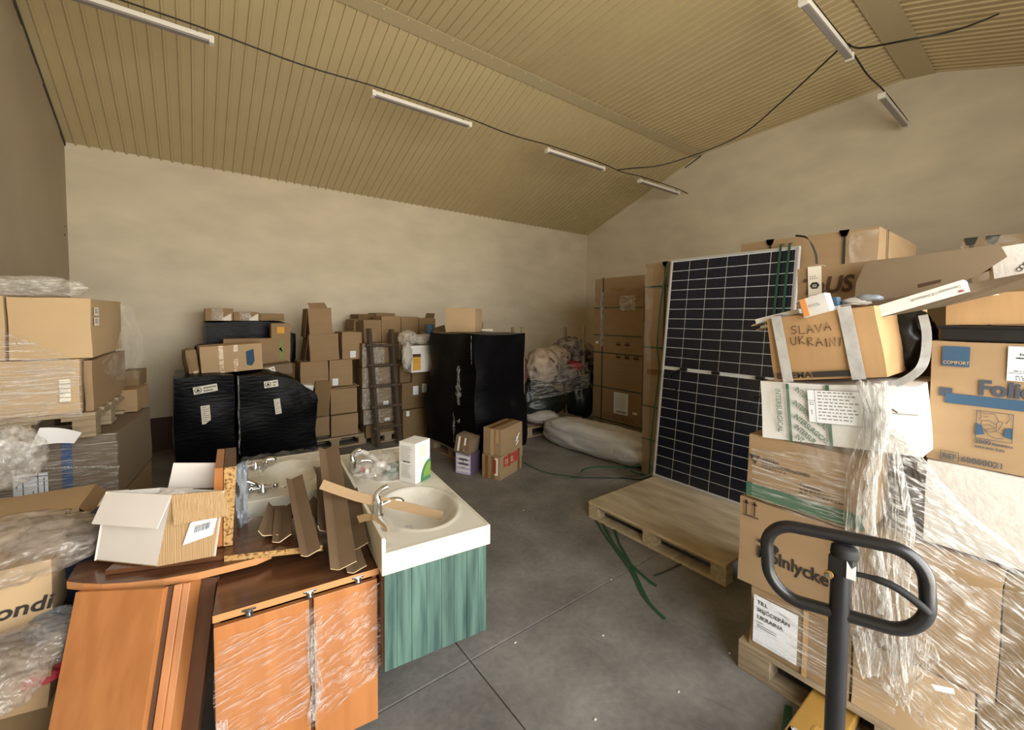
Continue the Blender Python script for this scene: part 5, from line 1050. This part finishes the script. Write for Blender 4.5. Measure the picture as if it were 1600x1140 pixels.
# ------------------------------------------------------------------ vanities
def vanity(label, P, rz, w, ln, ztop, basins, zpan, splash, film=False):
    t = thing('vanity_unit', label, 'vanity', (P[0], P[1], 0), (0, 0, rad(rz)))
    def hz(x, y):
        z = ztop
        for (bx_, by_, rx_, ry_, dp) in basins:
            r = math.hypot((x-bx_)/rx_, (y-by_)/ry_)
            if r < 1: z -= dp*(1-r**2.6)
            elif r < 1.12: z += .004*math.sin((r-1)/.12*math.pi)
        return z
    b = MB(); b.grid(lambda u, v: Vector((w*u, ln*v, hz(w*u, ln*v))), 60, 150, 'mineral'); b.build('basin_top', t, smooth=True, angle=60)
    b = MB(); sk = .088
    for a, c in (((0, 0, ztop-sk), (w, .012, ztop+.002)), ((0, ln-.012, ztop-sk), (w, ln, ztop+.002)), ((w-.012, .012, ztop-sk), (w, ln-.012, ztop+.002)), ((0, .012, ztop-sk), (.012, ln-.012, ztop+.002))): b.box(a, c, 'mineral_skirt')
    b.build('skirt', t, bevel=.003)
    for (bx_, by_, rx_, ry_, dp) in basins:
        b = MB(); b.lathe([(.022, 0), (.020, .004), (.008, .003)], 'chrome', 16, Matrix.Translation((bx_-.3*rx_, by_, ztop-dp*.93))); b.build('drain', t, smooth=True)
    if splash:
        b = MB(); b.prism([(0, 0, ztop), (.016, 0, ztop), (.016, 0, ztop+.058), (.010, 0, ztop+.066), (0, 0, ztop+.066)], (0, ln, 0), 'mineral_skirt'); b.build('backsplash', t, bevel=.001)
    k = 8; pws = [.05, .062, .064, .066, .058, .062, .056, .04]; tot = sum(pws); x = .012; W_ = w-.026; first = None
    for i in range(k):
        q = pws[i]/tot*W_; m = MB(); m.box((x+.0006, .010+.0015*(i % 2), zpan), (x+q-.0006, .026, ztop-sk), 'green_wood'); m.build('plank', t, bevel=.0008); x += q
    m = MB(); m.box((w-.026, .027, zpan), (w-.010, ln-.01, ztop-sk), 'green_wood'); m.build('side_panel', t)
    m = MB(); m.box((.012, ln-.03, zpan), (w-.026, ln-.012, ztop-sk), 'green_wood'); m.build('end_panel', t)
    m = MB(); m.box((.010, .027, zpan), (.024, ln-.03, ztop-sk), 'laminate_dark'); m.build('back_panel', t)
    for y in (.42*ln, ln-.2):
        m = MB(); m.box((.06, y, 0), (w-.12, y+.04, zpan), 'ink'); m.build('stand', t)
    m = MB(); m.box((.06, .3*ln, zpan), (w-.12, ln-.05, zpan+.018), 'ink'); m.build('stand_rail', t)
    return t
VZ = .80; VP = at_z(596.5, 867, VZ)
va = vanity('double washbasin vanity with green plank panels and a cream top', VP, -6.5, .486, 1.345, VZ, [(.262, .345, .178, .235, .105), (.262, .975, .178, .235, .105)], .305, True)
def vl(x, y, z): return va.matrix_basis @ Vector((x, y, z))
va.matrix_basis = Matrix.Translation(va.location) @ va.rotation_euler.to_matrix().to_4x4()
def mixer(x, y, par, z=VZ):
    b = MB(); b.lathe([(.026, 0), (.026, .008), (.021, .012), (.021, .055), (.024, .06), (.022, .075)], 'chrome', 18, Matrix.Translation((x, y, z))); b.tube(curve_pts([(x, y, z+.045), (x+.05, y-.005, z+.062), (x+.095, y-.01, z+.058), (x+.112, y-.012, z+.045)], 14), [.014]*10+[.013]*8, 'chrome', 12); b.build('faucet', par, smooth=True)
    f = par.children[-1] if par.children else None
    b = MB(); b.tube(curve_pts([(x, y, z+.07), (x-.004, y+.004, z+.10), (x+.018, y+.0, z+.125), (x+.045, y-.003, z+.132)], 12), [.018, .017, .016, .014, .013, .013, .012, .012, .012, .012, .012, .012, .012][:13], 'chrome', 12); b.build('lever', par, smooth=True)
mixer(.066, .345, va); mixer(.066, .985, va)
x_, y_ = .165, 2.47
vb = vanity('second vanity under clear film behind the cabinet, with two tall faucets', (x_, y_), -7, .44, .70, .80, [(.25, .34, .15, .24, .08)], .305, False)
vb.matrix_basis = Matrix.Translation(vb.location) @ vb.rotation_euler.to_matrix().to_4x4()
for (px, ctrl) in (((411, 794), [(411, 796), (412, 780), (407, 766), (398, 757), (385, 752)]), ((399, 750), [(399, 750), (401, 736), (408, 725), (418, 718), (427, 717), (428, 721)])):
    Y = 2.56 if px[0] == 411 else 2.98
    pts = curve_pts([vb.matrix_basis.inverted() @ at_y(x, y, Y) for x, y in ctrl], 24); base = pts[0]
    b = MB(); b.tube(pts, .016 if Y > 2.7 else .015, 'chrome', 14); b.lathe([(.026, 0), (.024, .012), (.018, .03), (.016, .045)], 'chrome', 16, Matrix.Translation((base.x, base.y, .803))); b.tube([base+Vector((0, 0, .01)), base+Vector((0, 0, -.04))], .014, 'chrome', 10); b.build('tall_faucet', vb, smooth=True)
    b = MB(); b.tube([(base.x, base.y, .825), (base.x+.05, base.y-.03, .835)], .012, 'chrome', 10); b.lathe([(.004, -.016), (.014, -.012), (.017, 0), (.014, .012), (.004, .016)], 'chrome', 14, Matrix.Translation((base.x+.058, base.y-.035, .838))); b.tube([(base.x, base.y, .825), (base.x-.05, base.y-.02, .83)], .012, 'chrome', 10); b.lathe([(.004, -.016), (.014, -.012), (.017, 0), (.014, .012), (.004, .016)], 'chrome', 14, Matrix.Translation((base.x-.058, base.y-.024, .832))); b.build('tap_handle', vb, smooth=True)
def cover(u, v):
    s_ = Vector((u*5, v*6, 3)); d = .03*abs(noise.noise(s_))+.02*abs(noise.noise(s_*2.3)); x = -.02+.48*u; y = -.03+.78*v
    z = .808+d if v > .06 else .70+(.108+d)*(v/.06); return vb.matrix_basis @ Vector((x, y, z))
o = film_sheet('plastic_sheet', cover, 44, 60, 'film_soft'); tag(o, 'clear plastic sheet spread over the second vanity', 'plastic sheet')
b = MB(); b.grid(lambda u, v: at_y(366+22*u+4*v*(1-u), 728+100*v-12*u*(1-v), 2.26)+Vector((0, .06*noise.noise(Vector((u*3, v*4, 2))), 0)), 10, 20, 'bag_grey'); o = b.build('plastic_sheet', smooth=True); tag(o, 'grey see-through plastic sheet hanging behind the upright shelf board', 'plastic sheet')
# things on the vanity
nb = vl(.333, .613, VZ)
Mb = carton('tall open white carton with a green leaf corner, on the vanity', nb+Vector((0, 0, .002)), (.128, .118, .228), rz=25, mat='white_card', seed=95, amp=.001, bulge=.001)
gp = [(.128, 0), (.128, .115)]+[(.128-.085*math.sin(a*math.pi/16), .0+.115*math.cos(a*math.pi/16)) for a in range(1, 9)]
patch(Mb, 'green_corner', 'front', 0, 0, 0, 0, 'box_green', out=.003, poly=gp); patch(Mb, 'leaf_corner', 'front', 0, 0, 0, 0, 'leaf_green', out=.0045, poly=[(.128, .02), (.128, .10)]+[(.128-.065*math.sin(a*math.pi/16), .02+.08*math.cos(a*math.pi/16)) for a in range(1, 9)])
lines_of_print(Mb, 'left', .012, .205, .085, 12, .0075, .0025, 'ink_grey', out=.003, seed=31); lines_of_print(Mb, 'left', .02, .10, .07, 9, .0085, .003, 'ink_grey', out=.003, seed=33); barcode(Mb, 'left', .03, .115, .05, .008, out=.003)
lines_of_print(Mb, 'front', .03, .205, .07, 9, .008, .003, 'ink_orange', out=.003, seed=36); lines_of_print(Mb, 'front', .03, .12, .05, 5, .008, .003, 'ink_orange', out=.003, seed=37)
for a, c, d in (((0, 0, .228), (.128, 0, .228), (0, .045, -.012)), ((.128, 0, .2285), (.128, .118, .2285), (-.05, 0, -.02)), ((0, .118, .2285), (0, 0, .2285), (.05, 0, -.02))): flap(Mb, a, c, d, 'white_board', .001)
o = blob('plastic_bag', vl(.245, .90, VZ+.02), (.17, .16, .085), 'bag_clear', seed=41, amp=.4, k=5, sub=5, flat=.06); tag(o, 'clear plastic bag of fittings in the far basin', 'plastic bag')
b = MB(); b.tube(curve_pts([vl(.10, 1.10, VZ+.07), vl(.14, 1.07, VZ+.085), vl(.19, 1.0, VZ+.06), vl(.22, .93, VZ+.035), vl(.25, .87, VZ+.03)], 20), .017, 'white_plastic', 12); tag(b.build('hose', smooth=True), 'short white plastic hose in the far basin bag', 'hose')
b = MB(); b.box((0, 0, 0), (.13, .10, .05), 'box_green'); o = b.build('carton', bevel=.002); o.location = vl(.26, .88, VZ-.035); o.rotation_euler = (0, 0, rad(10)); tag(o, 'small green box in the far basin behind the white carton', 'box')
for k, (x, y, m_, lb) in enumerate(((.115, .955, 'pink', 'pink bottle cap beside the far basin'), (.13, .90, 'white_plastic', 'small white plug on the rim of the far basin'))):
    b = MB(); b.lathe([(.014, 0), (.016, .006), (.013, .022), (.007, .034), (.004, .036)], m_, 14); o = b.build('bottle_cap', smooth=True); o.location = vl(x, y, VZ+.002); tag(o, lb, 'cap')
b = MB(); b.lathe([(.010, 0), (.012, .01), (.006, .03)], 'white_plastic', 12, Matrix.Rotation(rad(70), 4, 'X')); o = b.build('bottle_cap', smooth=True); o.location = vl(.155, .83, VZ+.012); tag(o, 'small white fitting lying at the near rim of the far basin', 'cap')
o = blob('crumb', vl(.175, .185, VZ-.045), (.026, .02, .010), 'orange_red', seed=3, amp=.4, sub=2, flat=.008); tag(o, 'orange-red scrap lying in the near basin', 'scrap')
# strips across the vanity
b = MB(); pts = curve_pts([at_y(502, 756, 2.02), at_y(560, 776, 1.98), at_y(600, 784, 1.93), at_y(650, 795, 1.86), at_z(691, 806, VZ-.02)], 14); ribbon('cardboard_strip', pts, .042, 'card', (0, .3, 1), .005); tag(col.objects[-1], 'tan cardboard strip laid across the backsplash into the near basin', 'cardboard strip')
ribbon('cardboard_strip', curve_pts([at_y(559, 812, 1.80), at_y(575, 808, 1.80), at_y(588, 812, 1.78), at_z(603, 826, VZ+.004)], 10), .035, 'card_dark', (0, 1, .5), .004); tag(col.objects[-1], 'short brown cardboard piece hooked over the backsplash', 'cardboard strip')
# edge protectors heaped on the cabinet
ES = [((509, 701), 2.42, (531, 889), 1.715, .066, 20, 'longest brown edge protector, reaching past the cabinet front edge'), ((456, 748), 2.34, (481, 868), 1.82, .050, 20, 'edge protector lying over the chipboard shelf edge'), ((541, 770), 2.14, (556, 858), 1.80, .056, 25, 'edge protector nearest the vanity backsplash'),
      ((498, 735), 2.40, (501, 828), 1.96, .050, -25, 'edge protector left of the longest one, standing steeper'), ((427, 790), 2.32, (412, 836), 2.05, .055, -8, 'short edge protector arched like a tent on the cabinet'), ((440, 795), 2.26, (437, 846), 1.98, .050, 30, 'short edge protector beside the tent-shaped one'),
      ((536, 840), 1.90, (553, 894), 1.705, .052, 18, 'edge protector under the longest one, over the cabinet front edge'), ((496, 730), 2.5, (523, 800), 2.2, .05, 10, 'edge protector half hidden behind the longest one'), ((478, 788), 2.3, (515, 822), 2.05, .05, 40, 'brown edge protector lying low between the chipboard and the longest strip')]
for k, (a, Ya, c, Yc, wg, rl, lb) in enumerate(ES):
    angle_strip(lb, at_y(*a, Ya), at_y(*c, Yc), wg, .004, rl, 'strip_card')
# chipboard shelf corner
sh = thing('shelf_corner', 'brown chipboard shelf corner with raw cut edges, upright beside the white carton', 'shelf board', (0, 0, 0))
a0, a1 = at_y(337, 868, 2.06), at_y(364, 850, 2.10); tzp = at_y(357, 729, 2.10).z
def pr2(name, pts, vec, m_): b = MB(); b.prism(pts, vec, m_); return b.build(name, sh)
xa, xb = at_y(349, 850, 2.10).x, at_y(363, 850, 2.10).x; z0 = .778
dirb = Vector((.02, .30, 0))
pr2('upright_board', [(xa, 2.10, z0), (xb, 2.09, z0), (xb+.02, 2.09, tzp), (xa+.008, 2.10, tzp)], dirb, 'laminate_dark')
pr2('raw_edge', [(xa, 2.099, z0), (xb, 2.089, z0), (xb+.02, 2.089, tzp), (xa+.008, 2.099, tzp)], (0, -.002, 0), 'chip')
pr2('side_board', [(xa-.045, 2.115, z0), (xa-.002, 2.103, z0), (xa+.006, 2.103, tzp-.002), (xa-.022, 2.115, tzp-.002)], dirb, 'laminate')
s0, s1 = at_z(350, 868, .775), at_z(504, 851, .775)
pr2('shelf_board', [s0, s1, s1+Vector((.03, .30, 0)), s0+Vector((.03, .30, 0))], (0, 0, -.026), 'laminate_top')
pr2('raw_edge', [s0+Vector((0, -.001, 0)), s1+Vector((0, -.001, 0)), s1+Vector((0, -.001, -.024)), s0+Vector((0, -.001, -.024))], (0, -.002, 0), 'chip')
bd = MB(); q0, q1 = at_z(164, 891, .772), at_z(392, 862, .772); dv = Vector((.10, .32, 0)); bd.prism([q0, q1, q1+dv, q0+dv+Vector((.02, -.05, 0))], (0, 0, -.018), 'laminate_top'); bd = bd.build('wood_board'); tag(bd, 'thin brown board lying on the desk under the white open carton', 'board')
# open white and corrugated carton
Pz = .775; A0, A1, A2 = at_z(148, 875, Pz), at_z(245, 885, Pz), at_z(337, 868, Pz); A3 = A0+A2-A1
B0, B1, B2 = at_y(166, 768, 2.28), at_y(268, 773, 2.07), at_y(351, 766, 2.03); B3 = B0+B2-B1
wb = thing('open_carton', 'open carton, white on one side and corrugated tan on the other, on the desk', 'box', A1); OW = A1
def quad(name, a, b_, c, d, m_, th=.004, inner=None):
    n_ = (b_-a).cross(d-a).normalized()*th; b = MB(); b.prism([p-OW for p in (a, b_, c, d)], -n_, m_)
    if inner: b.add([p-OW-n_*1.05 for p in (a, b_, c, d)], [(0, 1, 2, 3)], inner)
    return b.build(name, wb)
quad('white_side', A0, A1, B1, B0, 'white_board', inner='white_board'); quad('corrugated_side', A1, A2, B2, B1, 'corr', inner='card'); quad('far_side', A2, A3, B3, B2, 'white_board', inner='white_board'); quad('back_side', A3, A0, B0, B3, 'white_board', inner='white_board')
quad('bottom', A0, A3, A2, A1, 'card')
def dn(p, q, k=.42, o=(0, 0, 0)): return p.lerp(q, k)+Vector(o)
out1 = Vector((-.025, -.03, 0)); quad('white_flap', dn(B0, A0, .40, out1), dn(B1, A1, .40, out1), B1, B0, 'white_board')
out2 = Vector((.005, -.035, 0)); quad('corrugated_flap', dn(B1, A1, .40, out2+Vector((.02, 0, 0))), dn(B2, A2, .36, out2+Vector((.02, 0, 0))), B2, B1, 'corr')
F0, F1 = at_y(271, 723, 2.30), at_y(353, 723, 2.22); quad('back_flap', at_y(262, 764, 2.30), at_y(351, 761, 2.22), F1, F0, 'white_board')
quad('side_flap', B0, B0+Vector((-.03, .02, -.06)), B0+Vector((-.03, .06, -.06)), B3.lerp(B0, .6), 'white_board')
n_ = (A2-A1).normalized(); up_ = (B1-A1).normalized(); fo = n_.cross(up_).normalized(); fo = fo if fo.y < 0 else -fo
b = MB(); lp = A1+(A2-A1)*.38+(B1-A1)*.26-OW+fo*.008; b.prism([lp, lp+n_*.098+Vector((0, 0, .022)), lp+n_*.102+up_*.085+Vector((0, 0, .022)), lp+n_*.010+up_*.085], fo*.001, 'paper'); lb2 = b.build('shipping_label', wb)
b = MB(); rg = random.Random(6); x = .03
while x < .078:
    k = rg.uniform(.001, .003); q = lp+n_*x+up_*.035+Vector((0, 0, .022*x/.1))+fo*.0018; b.prism([q, q+n_*k, q+n_*k+up_*.026, q+up_*.026], fo*.0004, 'ink'); x += k+rg.uniform(.001, .003)
b.build('barcode', lb2)
b = MB()
for i in range(3): q = lp+n_*.022+up_*(.068-.004*i)+fo*.0018+Vector((0, 0, .006)); b.prism([q, q+n_*(.06-.015*i), q+n_*(.06-.015*i)+up_*.0016, q+up_*.0016], fo*.0004, 'ink_grey')
b.build('small_print', lb2)
o = blob('crumpled_paper', (B0+B2)/2+Vector((.02, .03, -.05)), (.08, .07, .035), 'white_plastic', seed=51, amp=.4, sub=4); tag(o, 'crumpled white paper inside the open carton', 'paper')

# small litter on the floor
LT = ((818, 797, 'tiny white scrap on the floor between the vanity and the plywood pallet'), (955, 905, 'tiny white scrap on the floor left of the green strap fan'), (942, 992, 'tiny white scrap on the floor below the strap fan'), (805, 1003, 'tiny white scrap on the floor close to the green vanity panel'),
      (1060, 1080, 'tiny white scrap on the floor left of the pallet jack'), (930, 1123, 'tiny white scrap on the floor at the lower frame edge'), (1140, 1020, 'tiny clear scrap on the floor beside the right pallet corner'))
for k, (x, y, lb) in enumerate(LT):
    o = blob('litter_scrap', at_z(x, y, .002), (.008, .006, .003), 'cloth_white', seed=k, amp=.5, sub=2); tag(o, lb, 'scrap', 'tiny scraps on the floor')

# ------------------------------------------------------------------ lettering becomes plain mesh
dg = bpy.context.evaluated_depsgraph_get()
for o in [o for o in col.objects if o.type == 'FONT']:
    me = bpy.data.meshes.new_from_object(o.evaluated_get(dg)); n2 = bpy.data.objects.new('lettering', me); mb_ = o.matrix_local.copy(); pa = o.parent; cu = o.data
    bpy.data.objects.remove(o); bpy.data.curves.remove(cu); col.objects.link(n2); n2.name = 'lettering'; n2.parent = pa; n2.matrix_local = mb_
